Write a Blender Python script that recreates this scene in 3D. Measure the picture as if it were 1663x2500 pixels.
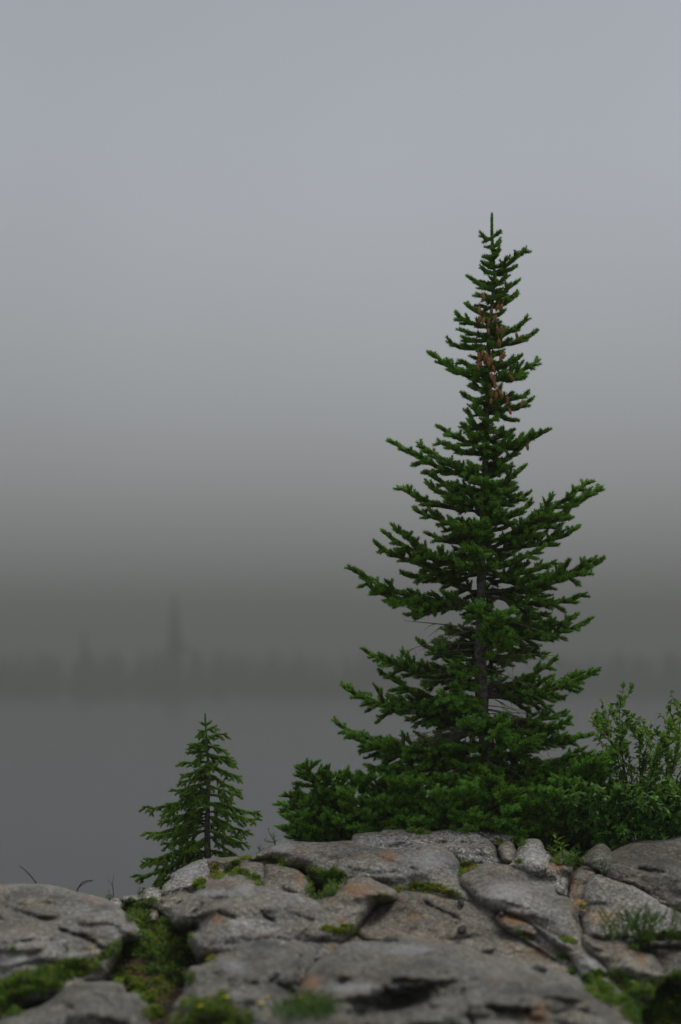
import bpy, math, random
import numpy as np
from mathutils import Vector, noise
from mathutils.geometry import delaunay_2d_cdt
from mathutils.bvhtree import BVHTree

for o in list(bpy.data.objects): bpy.data.objects.remove(o)
random.seed(7)
rng = np.random.default_rng(7)
scene = bpy.context.scene
COL = scene.collection

# ------------------------------------------------------------------ camera, sky, light
LENS = 85.0
FPX = LENS / 36.0 * 2500.0          # focal length in pixels of the 1663 x 2500 photograph
HX, HY = 831.5, 1591.0              # vanishing point of the level view direction
cam = bpy.data.cameras.new('camera'); camo = bpy.data.objects.new('camera', cam)
COL.objects.link(camo); scene.camera = camo
cam.lens = LENS; cam.sensor_width = 36; cam.shift_y = (HY - 1250) / 2500.0
cam.clip_start = 0.1; cam.clip_end = 6000
camo.location = (0, 0, 0); camo.rotation_euler = (math.pi / 2, 0, 0)
cam.dof.use_dof = True; cam.dof.focus_distance = 15.8; cam.dof.aperture_fstop = 0.95

def W(px, py, D): return Vector(((px - HX) / FPX * D, D, (HY - py) / FPX * D))

CLOUD_OFF = (1.3, 0, 0)      # where the broad soft variation of the cloud layer lies
world = bpy.data.worlds.new('World'); scene.world = world; world.use_nodes = True
wn = world.node_tree; wn.nodes.clear()
SUN_EL, SUN_AZ = math.radians(62), math.radians(40)     # azimuth from +Y towards +X
def wnode(t, **k):
    n = wn.nodes.new(t)
    for a, b in k.items(): setattr(n, a, b)
    return n
sky = wnode('ShaderNodeTexSky', sky_type='NISHITA', sun_disc=False, sun_elevation=SUN_EL, sun_rotation=SUN_AZ)
tc = wnode('ShaderNodeTexCoord'); sep = wnode('ShaderNodeSeparateXYZ')
wn.links.new(tc.outputs['Generated'], sep.inputs[0])
ramp = wnode('ShaderNodeValToRGB')      # overcast sky: darker to the horizon, as cloud cover is
cr = ramp.color_ramp; cr.interpolation = 'B_SPLINE'
SKY = [(0.0, (.20, .205, .20)), (0.03, (.31, .315, .315)), (0.07, (.41, .422, .43)), (0.11, (.465, .483, .505)), (0.17, (.505, .53, .57)), (0.22, (.50, .53, .58)), (0.28, (.44, .465, .51)), (1.0, (.48, .505, .56))]
while len(cr.elements) < len(SKY): cr.elements.new(0.5)
for e, (p, c) in zip(cr.elements, SKY): e.position = p; e.color = (*c, 1)
wn.links.new(sep.outputs['Z'], ramp.inputs[0])
mul = wnode('ShaderNodeMixRGB', blend_type='MULTIPLY'); mul.inputs[0].default_value = 1
mul.inputs[2].default_value = (0.05, 0.05, 0.05, 1)
wn.links.new(sky.outputs[0], mul.inputs[1])
mx = wnode('ShaderNodeMixRGB'); mx.inputs[0].default_value = 0.94
wn.links.new(mul.outputs[0], mx.inputs[1]); wn.links.new(ramp.outputs[0], mx.inputs[2])
cn = wnode('ShaderNodeTexNoise'); cn.inputs['Scale'].default_value = 2.4; cn.inputs['Detail'].default_value = 3.0; cn.inputs['Roughness'].default_value = .4
cm = wnode('ShaderNodeMapping'); cm.inputs[1].default_value = CLOUD_OFF
wn.links.new(tc.outputs['Generated'], cm.inputs[0]); wn.links.new(cm.outputs[0], cn.inputs['Vector'])
cr2 = wnode('ShaderNodeMapRange'); cr2.inputs[1].default_value = .3; cr2.inputs[2].default_value = .7; cr2.inputs[3].default_value = .86; cr2.inputs[4].default_value = 1.08
wn.links.new(cn.outputs[0], cr2.inputs[0])
mc = wnode('ShaderNodeMixRGB', blend_type='MULTIPLY'); mc.inputs[0].default_value = 1
wn.links.new(mx.outputs[0], mc.inputs[1]); wn.links.new(cr2.outputs[0], mc.inputs[2]); mx = mc
bg = wnode('ShaderNodeBackground'); bg.inputs[1].default_value = 1.0
wn.links.new(mx.outputs[0], bg.inputs[0])
wo = wnode('ShaderNodeOutputWorld'); wn.links.new(bg.outputs[0], wo.inputs[0])

sun = bpy.data.lights.new('sun', 'SUN'); sun.energy = 1.8; sun.angle = math.radians(26); sun.color = (1, .97, .93)
suno = bpy.data.objects.new('sun', sun); COL.objects.link(suno)
sd = Vector((math.sin(SUN_AZ) * math.cos(SUN_EL), math.cos(SUN_AZ) * math.cos(SUN_EL), math.sin(SUN_EL)))
suno.rotation_euler = sd.to_track_quat('Z', 'Y').to_euler(); suno.location = (5, 10, 20)
scene.view_settings.view_transform = 'Standard'; scene.view_settings.look = 'None'
scene.view_settings.exposure = 0.0; scene.view_settings.gamma = 1.0
scene.view_settings.use_curve_mapping = False
scene.render.engine = 'CYCLES'
scene.cycles.max_bounces = 6; scene.cycles.diffuse_bounces = 3; scene.cycles.volume_bounces = 0
scene.cycles.use_denoising = True

# ------------------------------------------------------------------ materials
def mat(name):
    m = bpy.data.materials.new(name); m.use_nodes = True
    nt = m.node_tree; b = nt.nodes['Principled BSDF']
    return m, nt, b
def N(nt, t, ins=None, **k):
    n = nt.nodes.new(t)
    for a, b in k.items(): setattr(n, a, b)
    for a, b in (ins or {}).items():
        if hasattr(b, 'links'): nt.links.new(b, n.inputs[a])
        else: n.inputs[a].default_value = b
    return n
def rampn(nt, fac, stops):
    r = N(nt, 'ShaderNodeValToRGB', {0: fac}); e = r.color_ramp.elements
    while len(e) < len(stops): e.new(0.5)
    for x, (p, c) in zip(e, stops):
        x.position = p; x.color = (c, c, c, 1) if not hasattr(c, '__len__') else (*c, 1)
    return r.outputs[0]
def mixc(nt, fac, a, b, mode='MIX'):
    n = N(nt, 'ShaderNodeMixRGB', blend_type=mode)
    for i, v in ((0, fac), (1, a), (2, b)):
        if hasattr(v, 'links'): nt.links.new(v, n.inputs[i])
        elif i == 0: n.inputs[0].default_value = v
        else: n.inputs[i].default_value = (*v, 1)
    return n.outputs[0]

def granite(name, light, dark, warm, warm_amt, speck, bump=.6):
    light, dark, warm = [tuple(v * k for v, k in zip(c, (.98, .955, .875))) for c in (light, dark, warm)]
    m, nt, b = mat(name)
    tco = N(nt, 'ShaderNodeTexCoord').outputs['Object']
    mp = N(nt, 'ShaderNodeMapping', {0: tco, 2: (0.1, -0.35, 0.5), 3: (1.0, .55, 1.5)}).outputs[0]
    nz = lambda s, d=6, r=.6, v=tco: N(nt, 'ShaderNodeTexNoise', {'Vector': v, 'Scale': s, 'Detail': d, 'Roughness': r}).outputs[0]
    col = mixc(nt, rampn(nt, nz(2.6, 8, .62, mp), [(.38, 0.), (.60, 1.)]), dark, light)
    w = rampn(nt, nz(3.7, 6, .6, N(nt, 'ShaderNodeMapping', {0: mp, 1: (7, 3, 1)}).outputs[0]), [(.45, 0.), (.68, warm_amt)])
    col = mixc(nt, w, col, warm)
    # mottling of lichen and grain
    col = mixc(nt, rampn(nt, nz(16, 5, .65, mp), [(.40, .0), (.50, .35), (.62, .0)]), col, tuple(c * .45 for c in dark))
    col = mixc(nt, 1, col, rampn(nt, nz(34, 4, .7, mp), [(.36, .55), (.64, 1.45)]), 'MULTIPLY')
    col = mixc(nt, 1, col, rampn(nt, nz(72, 3, .8), [(.38, 1 - speck), (.62, 1 + speck * 1.1)]), 'MULTIPLY')
    vo = N(nt, 'ShaderNodeTexVoronoi', {'Vector': tco, 'Scale': 75.0}); 
    col = mixc(nt, rampn(nt, vo.outputs['Color'], [(.66, 0.), (.72, min(1, speck * .9))]), col, (.035, .035, .035))
    at = lambda a: N(nt, 'ShaderNodeAttribute', attribute_name=a).outputs['Fac']
    brk = rampn(nt, nz(22, 5, .7), [(.3, .35), (.6, 1.)])
    def masked(a, k):
        return N(nt, 'ShaderNodeMath', {0: N(nt, 'ShaderNodeMath', {0: at(a), 1: brk}, operation='MULTIPLY').outputs[0], 1: k}, operation='MULTIPLY').outputs[0]
    col = mixc(nt, masked('stain', .68), col, (.30, .125, .028))
    col = mixc(nt, masked('pink', .25), col, (.33, .20, .135))
    col = mixc(nt, masked('lichen_shade', .8), col, (.045, .047, .043))
    col = mixc(nt, masked('pale', .55), col, (.46, .46, .47))
    nt.links.new(col, b.inputs['Base Color']); b.inputs['Roughness'].default_value = .82
    b.inputs['Specular IOR Level'].default_value = .25
    h = N(nt, 'ShaderNodeMath', {0: nz(24, 6, .6, mp), 1: nz(60, 2, .6)}, operation='ADD').outputs[0]
    h2 = N(nt, 'ShaderNodeMath', {0: nz(7, 8, .65, mp), 1: 4.0}, operation='MULTIPLY').outputs[0]
    h = N(nt, 'ShaderNodeMath', {0: h, 1: h2}, operation='ADD').outputs[0]
    bp = N(nt, 'ShaderNodeBump', {'Height': h, 'Strength': min(1, bump * 1.5), 'Distance': .020})
    nt.links.new(bp.outputs[0], b.inputs['Normal'])
    return m
M = {}
M['grey'] = granite('grey_granite', (.33, .325, .315), (.15, .147, .14), (.30, .24, .165), .62, .40)
M['speckled'] = granite('speckled_granite', (.42, .415, .40), (.21, .205, .19), (.32, .28, .21), .35, .8)
M['front'] = granite('darker_grey_granite', (.24, .238, .222), (.105, .105, .096), (.22, .19, .135), .55, .40)  # darker version of the grey granite, for front rocks and outer ground
M['brown'] = granite('brown_granite', (.31, .29, .255), (.155, .145, .125), (.28, .215, .14), .6, .42)
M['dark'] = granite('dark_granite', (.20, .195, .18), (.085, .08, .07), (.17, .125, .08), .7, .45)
M['blackish'] = granite('lichen_black_stone', (.07, .07, .068), (.03, .03, .03), (.06, .05, .04), .4, .3)
M['ochre'] = granite('ochre_stone', (.33, .22, .10), (.20, .13, .06), (.33, .20, .08), .8, .35)

def simple(name, c1, c2, scale=8., rough=.7, bump=0., det=5, spec=.3):
    m, nt, b = mat(name)
    tco = N(nt, 'ShaderNodeTexCoord').outputs['Object']
    n1 = N(nt, 'ShaderNodeTexNoise', {'Vector': tco, 'Scale': scale, 'Detail': det, 'Roughness': .65}).outputs[0]
    nt.links.new(mixc(nt, rampn(nt, n1, [(.35, 0.), (.65, 1.)]), c1, c2), b.inputs['Base Color'])
    b.inputs['Roughness'].default_value = rough; b.inputs['Specular IOR Level'].default_value = spec
    if bump:
        bp = N(nt, 'ShaderNodeBump', {'Height': n1, 'Strength': bump, 'Distance': .03})
        nt.links.new(bp.outputs[0], b.inputs['Normal'])
    return m
def leafy(name, stops, rough=.5, transl=.25, spec=.35):
    """stops: colours along the 'tint' attribute (0 old .. 1 fresh growth)"""
    m, nt, b = mat(name)
    t = N(nt, 'ShaderNodeAttribute', attribute_name='tint').outputs['Fac']
    k = len(stops) - 1
    col = rampn(nt, t, [(i / k, c) for i, c in enumerate(stops)])
    nt.links.new(col, b.inputs['Base Color'])
    b.inputs['Roughness'].default_value = rough; b.inputs['Specular IOR Level'].default_value = spec
    if transl:
        tr = N(nt, 'ShaderNodeBsdfTranslucent'); nt.links.new(col, tr.inputs[0])
        ms = N(nt, 'ShaderNodeMixShader', {0: transl}); out = nt.nodes['Material Output']
        nt.links.new(b.outputs[0], ms.inputs[1]); nt.links.new(tr.outputs[0], ms.inputs[2]); nt.links.new(ms.outputs[0], out.inputs[0])
    return m
M['soil'] = simple('soil', (.035, .022, .013), (.11, .068, .035), 9., .95, .8, 10, .1)
M['bark'] = simple('grey_bark', (.055, .050, .043), (.20, .185, .16), 28., .9, 1., 8, .1)
M['twig'] = simple('brown_twig', (.030, .026, .020), (.075, .064, .048), 30., .9, 0, 3, .1)
M['deadwood'] = simple('dead_grey_twig', (.10, .085, .07), (.22, .19, .16), 30., .9, 0, 3, .1)
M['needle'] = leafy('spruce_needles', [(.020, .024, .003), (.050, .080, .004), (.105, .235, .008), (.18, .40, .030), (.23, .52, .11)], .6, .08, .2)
M['needle_young'] = leafy('young_spruce_needles', [(.022, .045, .004), (.065, .135, .008), (.13, .25, .016), (.18, .33, .026), (.22, .38, .045)], .6, .2, .15)
M['leaf'] = leafy('broad_leaves', [(.022, .065, .007), (.05, .145, .014), (.10, .23, .022), (.16, .31, .04)], .55, .3, .2)
M['leaf_light'] = leafy('shrub_leaves', [(.03, .08, .010), (.07, .16, .018), (.15, .29, .03), (.26, .38, .05)], .6, .35, .12)
M['moss'] = leafy('ground_cover_leaves', [(.045, .045, .008), (.065, .115, .010), (.11, .21, .014), (.21, .28, .018), (.30, .20, .025)], .6, .3, .2)
M['grass'] = leafy('grass_blades', [(.02, .04, .006), (.04, .095, .010), (.075, .16, .018), (.14, .20, .03)], .55, .3, .2)
M['yellow'] = simple('yellow_petals', (.70, .47, .02), (.80, .62, .05), 60., .6)
M['orange'] = simple('orange_leaf', (.40, .11, .02), (.52, .19, .05), 40., .6)
M['cone'] = simple('cone_scales', (.21, .09, .038), (.50, .25, .105), 60., .75, 0, 3, .2)

def structure_mat_water():
    m, nt, b = mat('lake_water')
    b.inputs['Base Color'].default_value = (.012, .016, .014, 1); b.inputs['Roughness'].default_value = .24
    b.inputs['IOR'].default_value = 1.33
    tco = N(nt, 'ShaderNodeTexCoord').outputs['Object']
    n1 = N(nt, 'ShaderNodeTexNoise', {'Vector': tco, 'Scale': .9, 'Detail': 5.}).outputs[0]
    bp = N(nt, 'ShaderNodeBump', {'Height': n1, 'Strength': .7, 'Distance': .22})
    nt.links.new(bp.outputs[0], b.inputs['Normal'])
    return m
M['water'] = structure_mat_water()
M['forest'] = simple('far_forest_foliage', (.012, .018, .010), (.03, .04, .022), .5, .95)
M['shore'] = simple('far_shore_soil', (.03, .035, .022), (.07, .07, .05), .2, .95)

# ------------------------------------------------------------------ mesh helpers
def tag(o, label=None, cat=None, group=None, kind=None):
    for k, v in (('label', label), ('category', cat), ('group', group), ('kind', kind)):
        if v: o[k] = v
    return o
def mesh_np(name, V, Fs, material, parent=None, origin=None, attrs=None, smooth=False):
    """V (n,3) float, Fs list of arrays of faces (each (m,k))"""
    me = bpy.data.meshes.new(name)
    V = np.asarray(V, dtype=np.float32)
    if origin is not None: V = V - np.asarray(origin, dtype=np.float32)
    if not isinstance(Fs, (list, tuple)): Fs = [Fs]
    Fs = [np.asarray(f, dtype=np.int32) for f in Fs if len(f)]
    loops = np.concatenate([f.ravel() for f in Fs])
    cnt = np.concatenate([np.full(len(f), f.shape[1], dtype=np.int32) for f in Fs])
    me.vertices.add(len(V)); me.vertices.foreach_set('co', V.ravel())
    me.loops.add(len(loops)); me.loops.foreach_set('vertex_index', loops)
    me.polygons.add(len(cnt)); me.polygons.foreach_set('loop_start', np.concatenate([[0], np.cumsum(cnt)[:-1]]).astype(np.int32))
    me.update(calc_edges=True)
    for a, v in (attrs or {}).items():
        at = me.attributes.new(a, 'FLOAT', 'POINT'); at.data.foreach_set('value', np.asarray(v, dtype=np.float32))
    if smooth: me.polygons.foreach_set('use_smooth', np.ones(len(cnt), dtype=bool))
    me.materials.append(material)
    o = bpy.data.objects.new(name, me); COL.objects.link(o)
    if origin is not None and parent is None: o.location = origin
    if parent is not None: o.parent = parent
    return o
def empty(name, loc):
    o = bpy.data.objects.new(name, None); COL.objects.link(o); o.location = loc; o.empty_display_size = .1
    return o
def nrm(a): return a / np.maximum(np.linalg.norm(a, axis=-1, keepdims=True), 1e-9)

def tubes(lines, sides=5):
    """lines: list of (pts (n,3), radii (n)) -> V, F"""
    Vs, Fs, off = [], [], 0
    ang = np.arange(sides) * 2 * np.pi / sides
    for P, R in lines:
        P = np.asarray(P, float); R = np.asarray(R, float); n = len(P)
        T = nrm(np.gradient(P, axis=0)); ref = np.array([0.13, 0.2, 1.0]) if abs(T[0][2]) < .8 else np.array([1.0, 0.1, 0.])
        A = nrm(np.cross(T, ref)); B = np.cross(T, A)
        ring = P[:, None] + (A[:, None] * np.cos(ang)[None, :, None] + B[:, None] * np.sin(ang)[None, :, None]) * R[:, None, None]
        Vs.append(ring.reshape(-1, 3))
        i = np.arange(n - 1)[:, None] * sides; j = np.arange(sides)[None]; k = (j + 1) % sides
        Fs.append(np.stack([i + j, i + k, i + sides + k, i + sides + j], -1).reshape(-1, 4) + off)
        off += n * sides
    return np.concatenate(Vs), np.concatenate(Fs)

def needles(segs, dens=1150, width=.0030):
    """segs: list of (p0, p1, tint, needle length, tip?) -> V, F(tri), tint"""
    P0 = np.array([s[0] for s in segs]); P1 = np.array([s[1] for s in segs])
    tn = np.array([s[2] for s in segs]) + rng.normal(0, .10, len(segs)); nl = np.array([s[3] for s in segs]); tip = np.array([s[4] for s in segs])
    ax = P1 - P0; L = np.linalg.norm(ax, axis=1)
    n = np.maximum(3, (L * dens).astype(int)) + (tip * 16).astype(int)
    idx = np.repeat(np.arange(len(segs)), n); m = len(idx)
    first = np.concatenate([[0], np.cumsum(n)[:-1]]); k = np.arange(m) - first[idx]
    istip = (tip[idx] > 0) & (k < 16)
    t = np.where(istip, 1.0, rng.random(m)); A = nrm(ax)[idx]
    ref = np.where(np.abs(A[:, 2:3]) < .85, np.array([[0, 0, 1.]]), np.array([[1., 0, 0]]))
    U = nrm(np.cross(A, ref)); Vv = np.cross(U, A)
    ph = rng.random(m) * 2 * np.pi
    rad = U * np.cos(ph)[:, None] + Vv * np.sin(ph)[:, None]
    an = np.where(istip, rng.uniform(.1, .6, m), rng.uniform(.65, 1.15, m))
    d = nrm(rad * np.sin(an)[:, None] + A * np.cos(an)[:, None] + np.array([0, 0, .22]))
    base = P0[idx] + (P1 - P0)[idx] * t[:, None] + rad * .002
    ln = nl[idx] * rng.uniform(.8, 1.12, m)
    side = nrm(np.cross(d, A + rng.normal(0, .4, (m, 3)))) * (width / 2)
    V = np.empty((m, 3, 3)); V[:, 0] = base - side; V[:, 1] = base + side; V[:, 2] = base + d * ln[:, None]
    tt = np.repeat(np.clip(tn[idx] + rng.normal(0, .06, m), 0, 1), 3)
    F = np.arange(m * 3).reshape(-1, 3)
    # slim green core of the shoot
    c = np.arange(5) * 2 * np.pi / 5; S = len(segs)
    As = nrm(ax); rf = np.where(np.abs(As[:, 2:3]) < .85, np.array([[0, 0, 1.]]), np.array([[1., 0, 0]]))
    Us = nrm(np.cross(As, rf)); Vs_ = np.cross(Us, As)
    r = .0095
    ring = (Us[:, None] * np.cos(c)[None, :, None] + Vs_[:, None] * np.sin(c)[None, :, None]) * r * (nl / .019)[:, None, None]
    C = np.concatenate([P0[:, None] + ring, P1[:, None] + ring * np.where(tip > 0, .45, .95)[:, None, None]], 1)
    b = (np.arange(S) * 10)[:, None]
    F2 = np.concatenate([b + np.array([[k, (k + 1) % 5, (k + 1) % 5 + 5, k + 5]]) for k in range(5)], 0) + m * 3
    V = np.concatenate([V.reshape(-1, 3), C.reshape(-1, 3)]); tt = np.concatenate([tt, np.repeat(tn * .6, 10)])
    return V, [F, F2], tt

def leaves(base, d, length, width, tint, fold=.25, curl=.15, shape=.45):
    """folded, curled ovate leaves: 6 verts, 4 triangles each"""
    m = len(base); d = nrm(d)
    s = nrm(np.cross(d, np.array([0, 0, 1.]) + rng.normal(0, .35, (m, 3)))); up = nrm(np.cross(s, d))
    length = np.broadcast_to(length, m)[:, None]; width = np.broadcast_to(width, m)[:, None] / 2
    V = np.empty((m, 6, 3))
    V[:, 0] = base
    mid = base + d * length * shape
    V[:, 1] = mid - s * width + up * width * fold * 2; V[:, 2] = mid
    V[:, 3] = mid + s * width + up * width * fold * 2
    V[:, 4] = base + d * length - up * length * curl
    V[:, 5] = base + d * length * .78 - up * length * curl * .4
    b = (np.arange(m) * 6)[:, None]
    F = np.concatenate([b + np.array([[0, 2, 1]]), b + np.array([[0, 3, 2]]), b + np.array([[1, 2, 5]]), b + np.array([[2, 3, 5]]),
                        b + np.array([[1, 5, 4]]), b + np.array([[3, 4, 5]])])
    return V.reshape(-1, 3), F, np.repeat(tint, 6)

# ------------------------------------------------------------------ terrain
def Dg(py): return 12.3 + (2500 - py) / 160.0
CREST = [(-2000, 2175), (0, 2172), (200, 2190), (350, 2215), (400, 2200), (450, 2150), (500, 2120), (600, 2115), (680, 2080), (850, 2060),
         (930, 2045), (1250, 2060), (1300, 2070), (1450, 2085), (1663, 2080), (3500, 2080)]
cxs, cys = zip(*CREST)
def ground_z(X, Y):
    X = np.asarray(X, float); Y = np.asarray(Y, float)
    Ys = np.maximum(Y, 6.0)
    px = HX + FPX * X / Ys
    c = np.interp(px, cxs, cys); dc = Dg(c)
    py = 2500 - (np.minimum(Ys, dc) - 12.3) * 160
    py = np.minimum(py, 2640)
    z = (HY - py) / FPX * np.maximum(np.minimum(Ys, dc), 11.4) - .07
    zb = -(c - HY + 12) / FPX * Ys - .04
    z = np.where(Ys > dc, np.minimum(zb, z + 5), z)
    fall = np.clip((Y - 18.0) / 9.0, 0, 1)
    z = z + .10 * np.exp(-((px - 1500) / 60.) ** 2 - ((Y - 13.0) / .5) ** 2)
    z = z + .26 * np.exp(-((px - 110) / 130.) ** 2 - ((Y - 12.95) / .5) ** 2)
    z = z + .19 * np.exp(-((px - 370) / 95.) ** 2 - ((Y - 13.2) / 1.0) ** 2)
    z = z + .20 * np.exp(-((px - 1610) / 70.) ** 2 - ((Y - 12.85) / .5) ** 2)
    z = z * (1 - fall) + fall * -24.0
    return z
def axis(a, b, c, d, fine, coarse):
    l = list(np.arange(a, b, coarse)) + list(np.arange(b, c, fine)) + list(np.arange(c, d + coarse, coarse)); return np.array(l)
gx = axis(-60, -4, 4, 60, .05, 2.); gy = axis(-20, 11, 19, 30, .05, 1.)
GX, GY = np.meshgrid(gx, gy); GZ = ground_z(GX, GY)
nn = np.array([noise.fractal(Vector((x * 2.2, y * 2.2, 0)), .9, 2.1, 5) for x, y in zip(GX.ravel(), GY.ravel())]).reshape(GX.shape)
far_out = np.clip((np.abs(HX + FPX * GX / np.maximum(GY, 6) - 800) - 815) / 80, 0, 1) * (GY < 18)
GZ = GZ + nn * (.030 + .22 * far_out) - .05 * far_out
V = np.stack([GX, GY, GZ], -1).reshape(-1, 3)
r, c = GX.shape; i = np.arange(r - 1)[:, None] * c; j = np.arange(c - 1)[None]
Fg = np.stack([i + j, i + j + 1, i + c + j + 1, i + c + j], -1).reshape(-1, 4)
ground = mesh_np('ground', V, Fg, M['soil'], smooth=True)
ground.data.materials.append(M['front'])
ground.data.polygons.foreach_set('material_index', (far_out.ravel()[Fg].mean(1) > .3).astype(np.int32)); tag(ground, 'brown soil slope between the granite rocks', kind='structure')
BVH = [BVHTree.FromPolygons([tuple(v) for v in V], [tuple(f) for f in Fg.tolist()])]
def hit(px, py):
    d = W(px, py, 1.0).normalized(); best = None
    for t in BVH:
        h = t.ray_cast(Vector((0, 0, 0)), d)
        if h[0] is not None and (best is None or h[3] < best[1]): best = (h[0], h[3], h[1])
    return best
lx, ly, lz = 1080., 1000., -19.0
lake = mesh_np('lake', [(-lx, 18, lz), (lx, 18, lz), (lx, ly, lz), (-lx, ly, lz)], [[(0, 1, 2, 3)]], M['water'])
tag(lake, 'still grey lake surface in mist', kind='structure')
# far shore: a low wooded bank rising away from the water
xs = np.linspace(-1040, 1040, 110); ys = np.linspace(950, 1400, 36); SX, SY = np.meshgrid(xs, ys)
SZ = -20.8 + (SY - 950) * .012 + np.clip(SY - 980, 0, 40) * .05 + np.array([noise.fractal(Vector((x * .01, y * .01, 3)), 1, 2, 4) for x, y in zip(SX.ravel(), SY.ravel())]).reshape(SX.shape) * 3.0
V = np.stack([SX, SY, SZ], -1).reshape(-1, 3); r, c = SX.shape; i = np.arange(r - 1)[:, None] * c; j = np.arange(c - 1)[None]
far = mesh_np('far_shore', V, np.stack([i + j, i + j + 1, i + c + j + 1, i + c + j], -1).reshape(-1, 4), M['shore'], smooth=True)
tag(far, 'dark far bank of the lake fading in mist', kind='structure')
def conifer_mesh(x, y, z, h, layers=9, sides=9, slim=.17):
    Vs, Fs = [], []; off = 0; ca = np.arange(sides * 2) * np.pi / sides
    for k in range(layers):
        t = k / layers; zz = z + h * (.08 + .86 * t); R = h * slim * (1 - t) ** .8 * random.uniform(.75, 1.2) + .12
        rr = np.where(np.arange(sides * 2) % 2, R * .5, R * (1 + .3 * rng.normal(size=sides * 2)))
        ring = np.stack([x + rr * np.cos(ca), y + rr * np.sin(ca), np.full(sides * 2, zz) - R * .25], -1)
        apex = np.array([[x, y, zz + h / layers * 1.7]]); Vs += [ring, apex]
        n = sides * 2; Fs += [(off + a, off + (a + 1) % n, off + n) for a in range(n)]; off += n + 1
    return np.concatenate(Vs), np.array(Fs)
Vf, Ff, off = [], [], 0
for k in range(760):
    x = random.uniform(-380, 380); y = random.uniform(984, 1120); h = random.uniform(13, 19) * (1 + .3 * noise.noise(Vector((x * .008, 1, 1))))
    v, f = conifer_mesh(x, y, -19. + (y - 950) * .012, h, 7, 5); Vf.append(v); Ff.append(f + off); off += len(v)
fo = mesh_np('far_forest', np.concatenate(Vf), np.concatenate(Ff), M['forest'])
tag(fo, 'dim mass of conifers along the far shore', kind='stuff')
for px, top, lab in ((428, 1440, 'tall faint conifer rising above the misty treeline behind the small spruce'),
                     (205, 1530, 'lower faint conifer in the mist at far left')):
    y = 985; x = (px - HX) / FPX * y; zb = -18.9; h = (HY - top) / FPX * y - zb
    rt = empty('far_conifer', (x, y, zb)); tag(rt, lab, 'tree', 'misty conifers on the far shore')
    v, f = conifer_mesh(0, 0, 0, h, 14, 8, .16); mesh_np('crown', v, f, M['forest'], rt)
    v, f = tubes([([(0, 0, -.5), (0, 0, h * .5), (0, 0, h * .95)], [.5, .35, .1])], 6); mesh_np('trunk', v, f, M['bark'], rt)

def hit_down(px, py):
    for k in range(40):
        h = hit(px, py + k * 2.5)
        if h is not None and h[0].y < 18: return h
    return (W(px, py, 15.2), 15.2, Vector((0, 0, 1)))

# ------------------------------------------------------------------ rocks
CRACKS = [  # polyline, width px, depth m (along the view, the real notch is about a quarter of it)
    ([(900, 2080), (926, 2092), (966, 2106), (1001, 2119), (1025, 2127)], 3.2, .10),
    ([(1003, 2070), (1030, 2075), (1062, 2077), (1099, 2076)], 2.6, .09),
    ([(1026, 2193), (1041, 2207), (1068, 2220), (1095, 2232), (1123, 2247)], 4, .16),
    ([(1079, 2240), (1100, 2250), (1118, 2257)], 3, .09),
    ([(214, 2199), (241, 2210), (268, 2221)], 5, .14), ([(147, 2273), (174, 2281), (204, 2289), (228, 2300), (246, 2318)], 6, .20),
    ([(0, 2210), (27, 2221), (67, 2234), (94, 2242), (130, 2246), (160, 2240)], 5, .12), ([(5, 2305), (67, 2298), (134, 2299)], 4, .14),
    ([(91, 2458), (120, 2450), (150, 2452), (180, 2464)], 5, .14), ([(219, 2420), (238, 2430), (262, 2447), (290, 2480)], 5, .12),
    ([(300, 2440), (320, 2446), (340, 2446)], 4, .10),
    ([(475, 2226), (495, 2213), (528, 2197), (550, 2191)], 7, .20), ([(537, 2229), (555, 2236), (571, 2240)], 4, .16),
    ([(638, 2207), (641, 2231), (655, 2243), (668, 2250)], 4, .12),
    ([(900, 2262), (920, 2240), (958, 2200)], 4, .06),
    ([(1127, 2431), (1134, 2445), (1142, 2465), (1156, 2505)], 5, .14), ([(1241, 2421), (1260, 2424), (1290, 2424)], 6, .14),
    ([(1195, 2462), (1230, 2470), (1285, 2468)], 8, .26), ([(790, 2425), (835, 2405), (870, 2388), (900, 2375), (940, 2358)], 7, .14),
    ([(960, 2400), (985, 2394), (1010, 2398), (1030, 2392)], 5, .15), ([(1075, 2376), (1095, 2375), (1115, 2369)], 6, .22),
    ([(660, 2398), (690, 2408), (708, 2420)], 5, .10), ([(735, 2335), (733, 2360), (722, 2400), (712, 2425)], 6, .22),
    ([(560, 2408), (590, 2412), (625, 2402)], 6, .10), ([(460, 2434), (470, 2440), (482, 2444)], 4, .12),
    ([(1540, 2215), (1560, 2235), (1600, 2250), (1640, 2262)], 2.5, .06), ([(1560, 2122), (1600, 2128), (1640, 2136)], 4, .12),
    ([(1280, 2280), (1300, 2290), (1315, 2302)], 4, .12), ([(1180, 2045), (1190, 2060), (1150, 2062), (1100, 2050), (1080, 2058)], 4, .10),
    ([(1555, 2330), (1570, 2345), (1575, 2360)], 4, .10), ([(455, 2170), (465, 2180)], 2.5, .1),
    ([(690, 2168), (700, 2178), (718, 2182)], 4, .09), ([(1366, 2180), (1385, 2215), (1405, 2262), (1420, 2310)], 3, -.04)]
HOLLOWS = [(975, 2448, 84, 26, -.22, .42), (745, 2288, 26, 9, 0, .14), (665, 2285, 20, 7, 0, .12), (860, 2210, 30, 10, 0, .10),
           (940, 2225, 26, 8, 0, .05), (690, 2138, 26, 10, .3, .10), (500, 2245, 22, 16, 0, .12), (1310, 2452, 16, 26, .3, .10),
           (1380, 2470, 16, 34, -.6, .16), (195, 2230, 50, 10, .1, .10), (60, 2262, 60, 8, .1, .08), (880, 2128, 24, 7, 0, .10), (810, 2370, 30, 12, -.3, .12), (640, 2445, 40, 10, -.2, .12)]
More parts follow.
